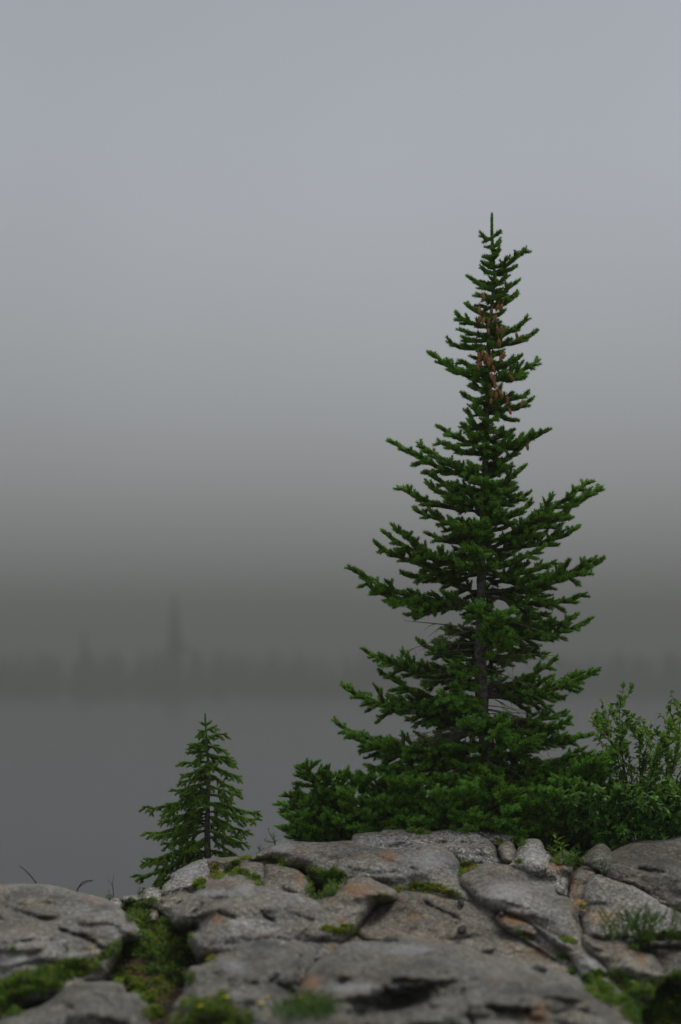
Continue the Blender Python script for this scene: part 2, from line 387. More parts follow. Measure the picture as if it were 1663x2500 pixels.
SPOTS = {  # coloured marks on the stone; dark ones also paint shade into hollows: (x, y, rx, ry)
    'stain': [(950, 2090, 24, 13), (955, 2102, 14, 5), (1015, 2238, 16, 8), (1338, 2206, 0, 0), (1255, 2247, 38, 10), (1315, 2318, 34, 12), (1240, 2240, 22, 10),
              (835, 2250, 10, 10), (1360, 2115, 24, 16), (1315, 2480, 26, 34), (872, 2172, 40, 16), (735, 2145, 10, 14), (690, 2330, 0, 0), (1565, 2340, 10, 22),
              (1470, 2240, 40, 18), (530, 2245, 20, 14), (760, 2400, 24, 20), (1335, 2275, 0, 0), (920, 2360, 0, 0), (500, 2150, 14, 12), (1350, 2215, 0, 0), (1405, 2190, 10, 30)],
    'pink': [(720, 2085, 30, 12), (950, 2275, 70, 10), (1060, 2290, 40, 10), (540, 2160, 34, 14), (240, 2195, 40, 9), (70, 2318, 40, 12), (1075, 2065, 30, 6), (1270, 2348, 34, 6), (640, 2280, 36, 10), (900, 2180, 40, 12), (1210, 2385, 20, 8), (740, 2440, 30, 10)],
    'lichen_shade': [(957, 2222, 30, 10), (745, 2290, 30, 10), (60, 2180, 30, 12), (1418, 2187, 12, 10), (1440, 2203, 10, 6), (1040, 2350, 30, 8), (140, 2190, 26, 9), (1260, 2422, 30, 7), (980, 2450, 80, 26), (640, 2305, 24, 10), (1190, 2205, 0, 0), (680, 2420, 34, 16), (250, 2215, 36, 8), (860, 2130, 20, 9), (1600, 2110, 60, 20)],
    'pale': [(690, 2068, 26, 16), (570, 2358, 34, 16), (1240, 2180, 60, 26), (470, 2130, 50, 20), (860, 2410, 60, 10), (1340, 2300, 60, 16), (1430, 2360, 40, 30), (1050, 2100, 50, 20), (520, 2180, 50, 8), (40, 2345, 60, 14), (1000, 2320, 70, 12), (290, 2270, 26, 20), (930, 2055, 60, 10), (1300, 2085, 30, 18), (600, 2170, 26, 14)]}
def seg_dist(P, A, B):
    """distance of points P (n,2) to segments A->B (m,2): returns (n) min"""
    out = np.full(len(P), 1e9)
    for a, b in zip(A, B):
        ab = b - a; t = np.clip(((P - a) @ ab) / max(ab @ ab, 1e-9), 0, 1)
        out = np.minimum(out, np.linalg.norm(P - a - t[:, None] * ab, axis=1))
    return out
def inside(P, poly):
    x, y = P[:, 0], P[:, 1]; r = np.zeros(len(P), bool); j = len(poly) - 1
    for i in range(len(poly)):
        xi, yi = poly[i]; xj, yj = poly[j]
        c = ((yi > y) != (yj > y)) & (x < (xj - xi) * (y - yi) / (yj - yi + 1e-12) + xi); r ^= c; j = i
    return r
def smooth_poly(poly, step, jit=1.3):
    P = np.array(poly, float); n = len(P); out = []
    for i in range(n):
        p0, p1, p2, p3 = P[i - 1], P[i], P[(i + 1) % n], P[(i + 2) % n]
        L = np.linalg.norm(p2 - p1); k = max(1, int(round(L / step)))
        for t in np.arange(k) / k:
            q = .5 * ((2 * p1) + (-p0 + p2) * t + (2 * p0 - 5 * p1 + 4 * p2 - p3) * t * t + (-p0 + 3 * p1 - 3 * p2 + p3) * t ** 3)
            q = q * .6 + (p1 + (p2 - p1) * t) * .4
            nv = noise.noise_vector(Vector((q[0] * .07, q[1] * .07, 1.3))) * jit + noise.noise_vector(Vector((q[0] * .02, q[1] * .02, 4.))) * jit * 1.6
            out.append(q + np.array([nv.x, nv.y]))
    return np.array(out)
NR = [0]
def rock(name, label, poly, lift=0., R=22, bulge=.22, m='grey', step=5.0, dome=.12, rough=1., cat='rock', jit=1.3, tilt=0.):
    NR[0] += 1; seed = NR[0] * 3.7; bulge *= .6 if name == 'rock_slab' else 1.0; dome *= 2.9
    poly = np.array(poly, float)
    B = smooth_poly(poly, step, jit)
    if cat != 'stone':      # bury the lower edges under the neighbouring rocks
        tg = np.roll(B, -1, 0) - np.roll(B, 1, 0); nn2 = nrm(np.stack([tg[:, 1], -tg[:, 0]], 1)) * (1 if np.sum(B[:, 0] * np.roll(B[:, 1], -1) - np.roll(B[:, 0], -1) * B[:, 1]) > 0 else -1)
        B = B + nn2 * (np.clip((B[:, 1] - 2090) / 50, 0, 1) * (B[:, 0] > 420) * 7.)[:, None]
    x0, y0 = B.min(0); x1, y1 = B.max(0)
    gx_, gy_ = np.meshgrid(np.arange(x0, x1, step), np.arange(y0, y1, step * .8))
    G = np.stack([gx_.ravel(), gy_.ravel()], 1) + rng.uniform(-.3, .3, (gx_.size, 2)) * step
    G = G[inside(G, B)]; dG = seg_dist(G, B, np.roll(B, -1, 0)); G = G[dG > step * .55]; dG = dG[dG > step * .55]
    # finer rows near the rim
    allp = np.concatenate([B, G]); d = np.concatenate([np.zeros(len(B)), dG])
    vs, es, fs, ov, oe, of_ = delaunay_2d_cdt([Vector(p) for p in allp], [], [list(range(len(B)))], 1, 1e-4)
    idx = [o[0] if o else 0 for o in ov]; Q = np.array([tuple(v) for v in vs]); d = d[idx]
    t = np.clip(d / R, 0, 1); fil = np.sqrt(1 - (1 - t) ** 2)
    dm = max(d.max(), 1)
    cy = Q[:, 1].mean()
    D = Dg(Q[:, 1]) - lift - bulge * fil - dome * np.sqrt(d / dm) + tilt * (Q[:, 1] - cy) / 100.
    nb = len(B)
    rel = np.empty(len(Q))
    for k, (q, dd) in enumerate(zip(Q, D)):
        X = (q[0] - HX) / FPX * 14.; Y = dd * .55 + q[1] * .0
        Z = (HY - q[1]) / FPX * 14
        p = Vector((X * 1.0 + .35 * Z, Y * .5 + seed, Z * 2.6))
        a = noise.fractal(p * 1.7, 1.0, 2.0, 3)
        b_ = 1 - abs(noise.noise(p * 4.2 + Vector((9, 2, 1)))) * 2
        c_ = noise.fractal(p * 9.0, .75, 2.1, 4)
        s_ = noise.noise(p * 2.6 + Vector((2, 7, 7)))
        led = math.floor(s_ * 4) / 4 + min(1, (s_ * 4 - math.floor(s_ * 4)) * 3.0) / 4
        rel[k] = a * .20 + max(0, b_ - .55) ** 1.2 * .08 + c_ * .014 + led * .05
    D = D + rel * rough * (.35 + .65 * t)
    wob = np.array([.5 + noise.noise(Vector((q[0] * .06, q[1] * .06, 2.2))) for q in Q])
    for pl, w, dep in CRACKS:
        pl = np.array(pl, float)
        if pl[:, 0].min() > x1 or pl[:, 0].max() < x0 or pl[:, 1].min() > y1 or pl[:, 1].max() < y0: continue
        dd = seg_dist(Q, pl[:-1], pl[1:]); D += dep * .5 * np.exp(-(dd / (w * (.7 + .6 * wob))) ** 2) * (.55 + .9 * wob)
        # upper lip slightly proud of the crack
    for hx, hy, rx, ry, ro, dep in HOLLOWS:
        u = (Q[:, 0] - hx); v = (Q[:, 1] - hy); uu = u * math.cos(ro) + v * math.sin(ro); vv = -u * math.sin(ro) + v * math.cos(ro)
        rr = (uu / rx) ** 2 + (vv / ry) ** 2; D += dep * (.75 if rx > 80 else .22) * np.exp(-rr * (.6 + .8 * wob))
    attrs = {}
    for a, lst in SPOTS.items():
        val = np.zeros(len(Q))
        for sx, sy, rx, ry in lst:
            if rx: val = np.maximum(val, np.exp(-(((Q[:, 0] - sx) / rx) ** 2 + ((Q[:, 1] - sy) / ry) ** 2) ** 1.3))
        attrs[a] = val
    V = np.stack([(Q[:, 0] - HX) / FPX * D, D, (HY - Q[:, 1]) / FPX * D], 1)
    # boundary loop in output order
    inv = {}
    for k, o_ in enumerate(ov):
        for s in o_:
            if s < nb: inv[s] = k
    loop = [inv[s] for s in range(nb) if s in inv]
    rim = V[loop]; cen = rim.mean(0); fx = [f for f in fs]
    r1 = rim + (cen - rim) * .02 + np.array([0, .14, -.04]); r2 = rim + (cen - rim) * .10 + np.array([0, .45, -.30])
    base = len(V); n = len(loop)
    V2 = np.concatenate([V, r1, r2, [r2.mean(0)]])
    tri = [f for f in fs if len(f) == 3]; quads = []
    for k in range(n):
        a, b2 = loop[k], loop[(k + 1) % n]; c2, d2 = base + k, base + (k + 1) % n
        quads.append((a, c2, d2, b2)); quads.append((c2, c2 + n, d2 + n, d2)); tri.append((c2 + n, base + 2 * n, d2 + n))
    for a in attrs: attrs[a] = np.concatenate([attrs[a], np.zeros(2 * n + 1)])
    # consistent outward winding: CDT triangles face the camera when their image area has the right sign
    T = np.array(tri[:len(fs)]); q0, q1, q2 = Q[T[:, 0]], Q[T[:, 1]], Q[T[:, 2]]
    org = V2.mean(0)
    o = mesh_np(name, V2, [np.array(tri), np.array(quads)], M[m], origin=org, attrs=attrs, smooth=True)
    tag(o, label, cat, 'granite rocks of the outcrop')
    polys = [tuple(f) for f in tri] + [tuple(f) for f in quads]
    BVH.append(BVHTree.FromPolygons([tuple(v) for v in V2], polys))
    return o

# --- back row along the crest
rock('rock_slab', 'long smooth grey upper slab with a rusty diagonal crack, in front of the tall spruce', [(604,2100),(622,2087),(641,2071),(679,2052),(695,2046),(721,2052),(775,2056),(820,2054),(853,2051),(875,2055),(912,2065),(961,2068),(987,2059),(1014,2053),(1052,2055),(1087,2063),(1108,2079),(1121,2108),(1119,2122),(1125,2146),(1128,2159),(1146,2175),(1175,2208),(1132,2215),(1089,2210),(1006,2200),(966,2200),(939,2190),(918,2180),(899,2175),(848,2172),(800,2165),(760,2135),(743,2120),(721,2117),(695,2113),(668,2102),(640,2100)], .12, 26, .22, 'grey', 5, .1)
rock('rock_slab', 'pale speckled crest slab directly beneath the low spruce boughs', [(855,2068),(858,2045),(864,2037),(878,2033),(928,2031),(934,2026),(987,2025),(1054,2030),(1103,2024),(1145,2025),(1170,2036),(1191,2047),(1204,2060),(1213,2075),(1216,2090),(1230,2100),(1246,2112),(1230,2135),(1150,2135),(1100,2110),(950,2085),(870,2080)], .02, 16, .2, 'speckled', 4.5, .05)
rock('rock_slab', 'thin dark-streaked slab behind the pale crest slab, under the trunk', [(1140,2026),(1170,2021),(1200,2028),(1240,2035),(1277,2046),(1268,2062),(1230,2064),(1210,2068),(1195,2055),(1170,2042)], -.12, 10, .12, 'speckled', 4, .03)
rock('boulder', 'small upright stone wedged left of the round-topped speckled block', [(1213,2072),(1217,2061),(1230,2053),(1244,2051),(1254,2061),(1261,2079),(1255,2105),(1241,2112),(1225,2100),(1217,2082)], .0, 10, .16, 'brown', 3.5, .05, cat='stone')
rock('boulder', 'round-topped speckled block standing beside the lance-leaved plants', [(1240,2114),(1259,2080),(1271,2061),(1283,2050),(1300,2048),(1318,2052),(1327,2064),(1331,2077),(1346,2080),(1349,2096),(1345,2125),(1320,2140),(1290,2135),(1265,2125)], .06, 16, .24, 'speckled', 4, .08)
rock('boulder', 'ochre-stained block leaning over the narrow dark cleft', [(1290,2135),(1322,2112),(1348,2096),(1365,2098),(1388,2096),(1394,2112),(1393,2129),(1384,2136),(1382,2162),(1372,2186),(1356,2175),(1335,2150)], .14, 14, .22, 'speckled', 4, .06)
rock('boulder', 'dark shaded slab under the broad-leaved bush at the right edge', [(1462,2118),(1488,2082),(1550,2055),(1620,2050),(1720,2040),(1720,2230),(1663,2235),(1600,2195),(1540,2165),(1480,2150)], -.02, 18, .2, 'dark', 6, .1)
rock('boulder', 'pointed grey block just under the overhanging broad leaves', [(1424,2104),(1433,2082),(1445,2070),(1460,2060),(1476,2060),(1492,2076),(1502,2098),(1482,2120),(1455,2124),(1438,2116)], .05, 12, .2, 'dark', 4, .06)
rock('boulder', 'narrow upright brown stone forming the right wall of the cleft', [(1395,2168),(1405,2138),(1418,2120),(1428,2112),(1443,2116),(1453,2129),(1450,2144),(1438,2155),(1432,2175),(1426,2200),(1424,2235),(1404,2235),(1392,2205)], .08, 12, .2, 'brown', 4, .05)
rock('boulder', 'brown boulder at the right edge beyond the long black crack', [(1580,2172),(1599,2156),(1619,2143),(1663,2141),(1720,2150),(1720,2262),(1663,2236),(1612,2208),(1588,2190)], .10, 14, .2, 'dark', 5, .06)
rock('boulder', 'big rounded speckled boulder behind the yellow flower cluster', [(1422,2245),(1425,2200),(1432,2170),(1440,2152),(1454,2140),(1480,2144),(1510,2153),(1548,2165),(1584,2188),(1619,2212),(1663,2233),(1720,2255),(1720,2330),(1640,2320),(1560,2325),(1500,2315),(1440,2300),(1426,2280)], .16, 30, .3, 'speckled', 5.5, .12)
rock('pebble', 'small pale stone at the bottom of the dark cleft', [(1372,2180),(1376,2170),(1384,2168),(1387,2176),(1384,2190),(1377,2194)], .22, 6, .06, 'grey', 3, .02, .2, 'stone')
rock('rock_slab', 'speckled sloping slab below the small spruce', [(394,2185),(402,2158),(440,2127),(480,2103),(507,2098),(516,2120),(514,2150),(500,2185),(470,2200),(430,2200)], .06, 16, .2, 'speckled', 4, .06)
rock('boulder', 'square block with a dark shadowed face right of the small spruce', [(504,2100),(540,2095),(582,2092),(588,2103),(580,2127),(565,2148),(530,2160),(508,2158)], .02, 7, .12, 'brown', 4, .04)
rock('rock_slab', 'thin tan ledge at the left end of the long upper slab', [(578,2102),(600,2094),(622,2091),(655,2086),(705,2095),(695,2110),(640,2112),(600,2112)], .06, 8, .12, 'brown', 4, .04)
rock('boulder', 'small left block of the pair split by a vertical crack', [(577,2130),(587,2111),(609,2104),(633,2103),(643,2110),(645,2122),(641,2172),(622,2172),(593,2160),(579,2145)], .14, 10, .16, 'grey', 4, .05)
rock('boulder', 'larger right block of the split pair, beside the green clump', [(647,2122),(652,2112),(681,2116),(721,2123),(735,2135),(751,2157),(755,2172),(754,2205),(721,2205),(681,2195),(646,2185)], .16, 12, .2, 'brown', 4, .07)
rock('rock_slab', 'low weathered rock left of the central hump', [(345,2204),(370,2192),(400,2185),(432,2159),(455,2163),(482,2180),(480,2205),(440,2230),(412,2250),(388,2230),(362,2214)], .10, 14, .2, 'brown', 4.5, .07)
rock('boulder', 'speckled skyline stone at the tip of the small spruce boughs', [(344,2195),(350,2173),(362,2166),(378,2165),(391,2170),(402,2184),(392,2200),(365,2204)], -.05, 9, .12, 'speckled', 3.5, .04, cat='stone')
rock('boulder', 'flat pale stone on the skyline between grass and spruce', [(296,2196),(302,2187),(325,2184),(348,2188),(352,2198),(330,2206),(305,2206)], -.1, 7, .1, 'speckled', 3.5, .03, cat='stone')
rock('boulder', 'little pale stone tucked behind the left boulder', [(262,2204),(268,2195),(284,2191),(297,2199),(302,2216),(285,2226)], -.05, 8, .1, 'speckled', 3.5, .03, cat='stone')
rock('pebble', 'rounded pinkish pebble in the green patch left of the central hump', [(360,2235),(370,2221),(383,2222),(389,2238),(380,2252),(366,2252)], .16, 9, .10, 'brown', 3.5, .03, .5, 'stone')
# --- middle row
rock('rock_slab', 'broad grey triangular slab in the middle right, right of the yellow-green tuft', [(1128,2158),(1128,2140),(1148,2124),(1165,2114),(1200,2111),(1244,2113),(1277,2119),(1339,2134),(1355,2159),(1366,2185),(1384,2198),(1401,2221),(1412,2256),(1426,2285),(1432,2325),(1400,2330),(1370,2315),(1340,2295),(1300,2270),(1262,2250),(1225,2232),(1200,2225),(1175,2208),(1150,2182)], .26, 24, .22, 'grey', 5, .10)
rock('rock_slab', 'brownish slab crossed by long oblique cracks, right of the dark wedge crack', [(866,2272),(895,2232),(925,2208),(962,2198),(968,2180),(1003,2180),(1054,2186),(1119,2195),(1180,2207),(1214,2225),(1217,2243),(1237,2262),(1274,2282),(1300,2297),(1324,2311),(1354,2329),(1383,2352),(1403,2372),(1395,2400),(1336,2405),(1200,2380),(1050,2340),(900,2310)], .24, 20, .18, 'brown', 5, .08)
rock('rock_slab', 'narrow rusty ridge of rock between two parallel cracks', [(1210,2240),(1232,2223),(1250,2226),(1277,2237),(1299,2257),(1342,2293),(1382,2322),(1407,2355),(1424,2388),(1408,2398),(1392,2372),(1355,2337),(1324,2315),(1276,2288),(1237,2268)], .38, 12, .14, 'brown', 4, .05)
rock('rock_slab', 'pale grey slab sloping down to the right beside the grassy gap', [(1300,2256),(1330,2271),(1365,2288),(1404,2305),(1428,2315),(1460,2336),(1482,2357),(1496,2381),(1514,2402),(1530,2420),(1532,2445),(1521,2458),(1483,2450),(1460,2430),(1446,2398),(1427,2388),(1408,2355),(1386,2324),(1344,2292)], .40, 18, .2, 'grey', 4.5, .08)
rock('boulder', 'rounded hump with an ochre top and a dark wedge crack at its right', [(715,2250),(745,2215),(775,2202),(800,2181),(830,2165),(848,2151),(872,2145),(899,2145),(918,2156),(939,2165),(966,2180),(961,2195),(916,2205),(898,2228),(868,2266),(830,2300),(740,2300)], .36, 26, .26, 'brown', 5, .12)
rock('boulder', 'large pale rounded hump in the centre left, below the split blocks', [(410,2234),(435,2214),(480,2186),(512,2154),(540,2142),(571,2139),(593,2143),(622,2159),(646,2170),(681,2178),(721,2184),(748,2195),(778,2206),(815,2240),(815,2290),(700,2325),(560,2345),(490,2338),(465,2300),(472,2276),(482,2264),(442,2260),(425,2249)], .34, 30, .32, 'grey', 5.5, .16)
rock('boulder', 'brown boulder in the right foreground between grass and yellow flowers', [(1424,2286),(1451,2291),(1483,2296),(1501,2287),(1519,2290),(1542,2303),(1566,2321),(1593,2329),(1607,2346),(1622,2369),(1630,2386),(1612,2404),(1593,2415),(1582,2438),(1554,2440),(1525,2412),(1507,2395),(1489,2376),(1478,2358),(1451,2338),(1432,2322)], .34, 22, .26, 'brown', 4.5, .12)
rock('boulder', 'dark angular boulder at the right edge below the tall grass', [(1572,2312),(1577,2289),(1607,2286),(1637,2294),(1720,2292),(1720,2400),(1640,2400),(1613,2352),(1590,2333)], .28, 12, .18, 'dark', 5, .06)
rock('boulder', 'huge dark-grey boulder filling the left edge', [(-60,2160),(0,2157),(70,2155),(110,2158),(145,2164),(180,2174),(225,2186),(262,2197),(290,2214),(318,2237),(335,2262),(349,2284),(332,2300),(304,2304),(290,2330),(275,2362),(245,2402),(150,2445),(60,2468),(-60,2500)], .30, 34, .36, 'grey', 5.5, .18, 1.25)
# --- front row
rock('rock_slab', 'low rock step lying between the central hump and the front boulders', [(516,2340),(541,2293),(575,2278),(608,2267),(707,2264),(778,2271),(811,2281),(830,2302),(822,2340),(790,2365),(700,2360),(600,2360)], .50, 20, .2, 'grey', 5, .08)
rock('rock_slab', 'pinkish ledge behind the long foreground rock', [(812,2300),(840,2284),(868,2266),(905,2257),(960,2259),(1035,2275),(1068,2296),(1097,2312),(1090,2335),(1000,2345),(900,2340),(830,2330)], .44, 16, .16, 'brown', 5, .06)
rock('pebble', 'ochre stone jammed in the gap left of the long foreground rock', [(757,2318),(775,2303),(800,2299),(824,2307),(818,2328),(792,2343),(770,2346),(760,2338)], .60, 10, .12, 'ochre', 3.5, .04, .4, 'stone')
rock('boulder', 'lumpy grey boulder in the front centre left, behind the blurred herbs', [(424,2460),(446,2431),(458,2402),(459,2378),(470,2364),(494,2359),(515,2346),(529,2330),(566,2322),(609,2306),(633,2296),(657,2295),(679,2300),(687,2310),(719,2304),(743,2311),(757,2324),(764,2340),(762,2365),(745,2400),(730,2440),(715,2480),(705,2540),(420,2540),(410,2490)], .62, 34, .34, 'front', 5.5, .16, 1.3)
rock('boulder', 'blurred boulder in the bottom left corner', [(-60,2540),(-20,2500),(5,2482),(20,2472),(62,2463),(96,2453),(126,2434),(150,2413),(171,2399),(193,2393),(228,2392),(268,2397),(292,2395),(305,2409),(309,2423),(338,2424),(352,2437),(366,2461),(362,2490),(372,2540)], .60, 28, .32, 'front', 5.5, .14, 1.25)
rock('boulder', 'longest foreground rock with a deep black hollow, along the bottom edge', [(720,2440),(735,2402),(746,2374),(783,2347),(800,2337),(827,2316),(854,2306),(929,2303),(988,2300),(1054,2300),(1089,2310),(1135,2323),(1200,2339),(1259,2348),(1297,2358),(1336,2370),(1389,2386),(1424,2407),(1460,2436),(1484,2461),(1500,2485),(1515,2550),(640,2550),(690,2490)], .80, 40, .36, 'front', 5.5, .2, 1.3)
rock('boulder', 'small brown rock at the bottom edge right of the longest foreground rock', [(1466,2468),(1495,2448),(1525,2460),(1543,2472),(1556,2490),(1580,2545),(1500,2545),(1480,2500)], .66, 16, .2, 'brown', 4.5, .08)
# --- loose dark stones
for lab, p in (('small black stone on the brown cracked slab, below the moss strip', [(1118,2200),(1122,2195),(1130,2197),(1133,2205),(1132,2213),(1126,2214),(1121,2207)]),
               ('black stone at the upper end of the rusty ridge', [(1217,2230),(1220,2222),(1228,2220),(1232,2228),(1229,2237),(1220,2238)]),
               ('dark soft-edged stone in the middle of the brown cracked slab', [(1117,2270),(1121,2262),(1132,2257),(1139,2262),(1139,2274),(1128,2281),(1119,2278)]),
               ('black wedge-shaped stone on the pinkish ledge', [(936,2301),(940,2291),(948,2285),(960,2288),(974,2293),(972,2299),(955,2303),(944,2305)]),
               ('flat dark stone on the top edge of the longest foreground rock', [(1298,2362),(1310,2357),(1325,2358),(1337,2365),(1333,2374),(1315,2373),(1304,2369)])):
    cx_ = sum(q[0] for q in p) / len(p); cy_ = sum(q[1] for q in p) / len(p); h = hit_down(cx_, cy_)
    lift = Dg(cy_) - h[0].y + .01
    rock('pebble', lab, p, lift, 6, .07, 'blackish', 2.6, .02, .15, 'stone', .4)

# ------------------------------------------------------------------ conifer growth
def vec(a): return np.array(a, float)
def bez(A, B, C, Dd, n):
    t = np.linspace(0, 1, n)[:, None]
    return (1-t)**3*A + 3*(1-t)**2*t*B + 3*(1-t)*t*t*C + t**3*Dd
def grow(segs, lines, P, level, base_r, par, tint, bare=0.):
    """P polyline; adds needle segments and side shoots in two more levels"""
    n = len(P); L = np.linalg.norm(np.diff(P, axis=0), axis=1).sum()
    T = nrm(np.gradient(P, axis=0)); ss = np.linspace(0, 1, n)
    lines.append((P, base_r * (1 - ss) + .0012))
    k0 = int(bare * (n - 1))
    for k in range(k0, n - 1):
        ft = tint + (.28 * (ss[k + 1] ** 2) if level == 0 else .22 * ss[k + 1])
        segs.append((P[k], P[k + 1], min(1, ft), par['nl'] * (1.0 if k < n - 2 else .85), 1. if k == n - 2 else 0.))
    if level >= 2 or L < .05: return
    step = par['step'] * (1 if level == 0 else .9); m = int(L * (1 - bare * .6) / step)
    sgn = random.choice((-1, 1))
    for q in range(m):
        s = bare * .6 + (1 - bare * .6) * (q + .6) / (m + .4); s = min(s, .985)
        f = s * (n - 1); k = int(f); p = P[k] + (P[min(k + 1, n - 1)] - P[k]) * (f - k); t = T[k]
        sgn = -sgn
        side = np.cross(t, [0, 0, 1.]); side /= max(np.linalg.norm(side), 1e-6); up = np.cross(side, t)
        roll = random.gauss(par['roll'], par['spread'])
        sd_ = side * sgn * math.cos(roll) + up * math.sin(roll)
        a = random.uniform(.75, 1.05)
        d = t * math.cos(a) + sd_ * math.sin(a)
        if level == 0:
            prof = min(1, (s + .12) * 2.2) * (1 - s) ** .75
            l = max(.045, par['wid'] * L * prof * random.uniform(.65, 1.15))
        else:
            l = min(max(.032, L * .42 * (1 - s) ** .6 * random.uniform(.7, 1.1)), .11)
        if level == 1 and L > .1 and random.random() < .15: continue
        nn_ = max(3, int(l / .04) + 1); bend = vec([0, 0, par['droop'] * l]) if level == 0 else vec([0, 0, .1 * l])
        Q = bez(p, p + d * l * .4, p + d * l * .75 + bend * .5, p + d * l + bend + t * l * .12, nn_)
        if level == 0:
            grow(segs, lines, Q, 1, .0035, par, tint - .08 + random.uniform(-.06, .06) + .25 * (s - .5), 0.12 if l > .12 else 0)
        else:
            grow(segs, lines, Q, 2, .0018, par, tint + .10 + random.uniform(-.10, .16), 0)
def make_branch(root, A, T, par, tint, r=.008, bare=.15, name='branch'):
    A = vec(A); T = vec(T); O = vec(root.location); L = np.linalg.norm(T - A); h = T - A; hz = vec([h[0], h[1], 0]); hz /= max(np.linalg.norm(hz), 1e-6)
    sag = par['sag'] * L
    B = A + hz * L * .33 + vec([0, 0, h[2] * .25 - sag]); C = T - (hz * .8 + vec([0, 0, par['lift']])) * L * .30
    P = bez(A, B, C, T, max(4, int(L / .04) + 1))
    P[1:-1] += rng.normal(0, .004, (len(P) - 2, 3))
    segs, lines = [], []
    grow(segs, lines, P, 0, r, par, tint, bare)
    big = [l for l in lines[:1]]; rest = lines[1:]
    v, f = tubes([(np.asarray(p) - O, rr) for p, rr in big], 6); 
    if rest:
        v2, f2 = tubes([(np.asarray(p) - O, rr) for p, rr in rest], 3); f = [f, f2 + len(v)]; v = np.concatenate([v, v2])
    b = mesh_np(name, v, f, M['twig'], root, smooth=True)
    v, f, tt = needles([(s[0] - O, s[1] - O, *s[2:]) for s in segs], par['dens'], par['nw'])
    o = mesh_np('needles', v, f, par['mat'], b, attrs={'tint': tt}); o['kind'] = 'stuff'
    return b, len(segs)
def trunk_obj(root, pts, mt='bark', sides=14):
    O = vec(root.location); P = []; R = []
    pts = [(vec(p), r) for p, r in pts]
    for (a, ra), (b, rb) in zip(pts[:-1], pts[1:]):
        k = max(2, int(np.linalg.norm(b - a) / .03))
        for t in np.arange(k) / k: P.append(a + (b - a) * t); R.append(ra + (rb - ra) * t)
    P.append(pts[-1][0]); R.append(pts[-1][1])
    P = np.array(P) - O; R = np.array(R)
    v, f = tubes([(P, R)], sides)
    for q in range(len(v)):
        c = P[q // sides]; dd = v[q] - c; kk = noise.fractal(Vector((v[q][0] * 18, v[q][1] * 18, v[q][2] * 7)), .8, 2, 3)
        v[q] = c + dd * (1 + .22 * kk)
    return mesh_np('trunk', v, f, M[mt], root, smooth=True)

D0 = 15.9
TR = [(522, 1201), (575, 1201), (672, 1208), (760, 1200), (851, 1192), (1023, 1188), (1170, 1184), (1307, 1177), (1452, 1175), (1597, 1173), (1724, 1177), (1849, 1193), (1960, 1205), (2060, 1215)]
def tx(y): return float(np.interp(y, [a for a, b in TR], [b for a, b in TR]))
def trad(y): return float(np.interp(y, [522, 700, 851, 1023, 1307, 1452, 1724, 1849, 2060], [.004, .010, .015, .018, .024, .030, .044, .050, .075]))
gz = float(ground_z(W(1215, 2060, D0).x, D0))
root = empty('spruce_tree', (W(1215, 2060, D0).x, D0, gz))
tag(root, 'tall dark green spruce with brown cones near its top, standing on the rock crest', 'tree')
tp = [((W(x, y, D0)), trad(y)) for y, x in TR[:-1]] + [((root.location.x, D0, gz - .12), .085)]
trunk_obj(root, tp[::-1])
PAR = dict(nl=.0275, step=.036, roll=.14, spread=.46, wid=.38, droop=-.06, sag=.04, lift=.42, dens=1200, nw=.0052, mat=M['needle'])
def P_(**k): d = dict(PAR); d.update(k); return d
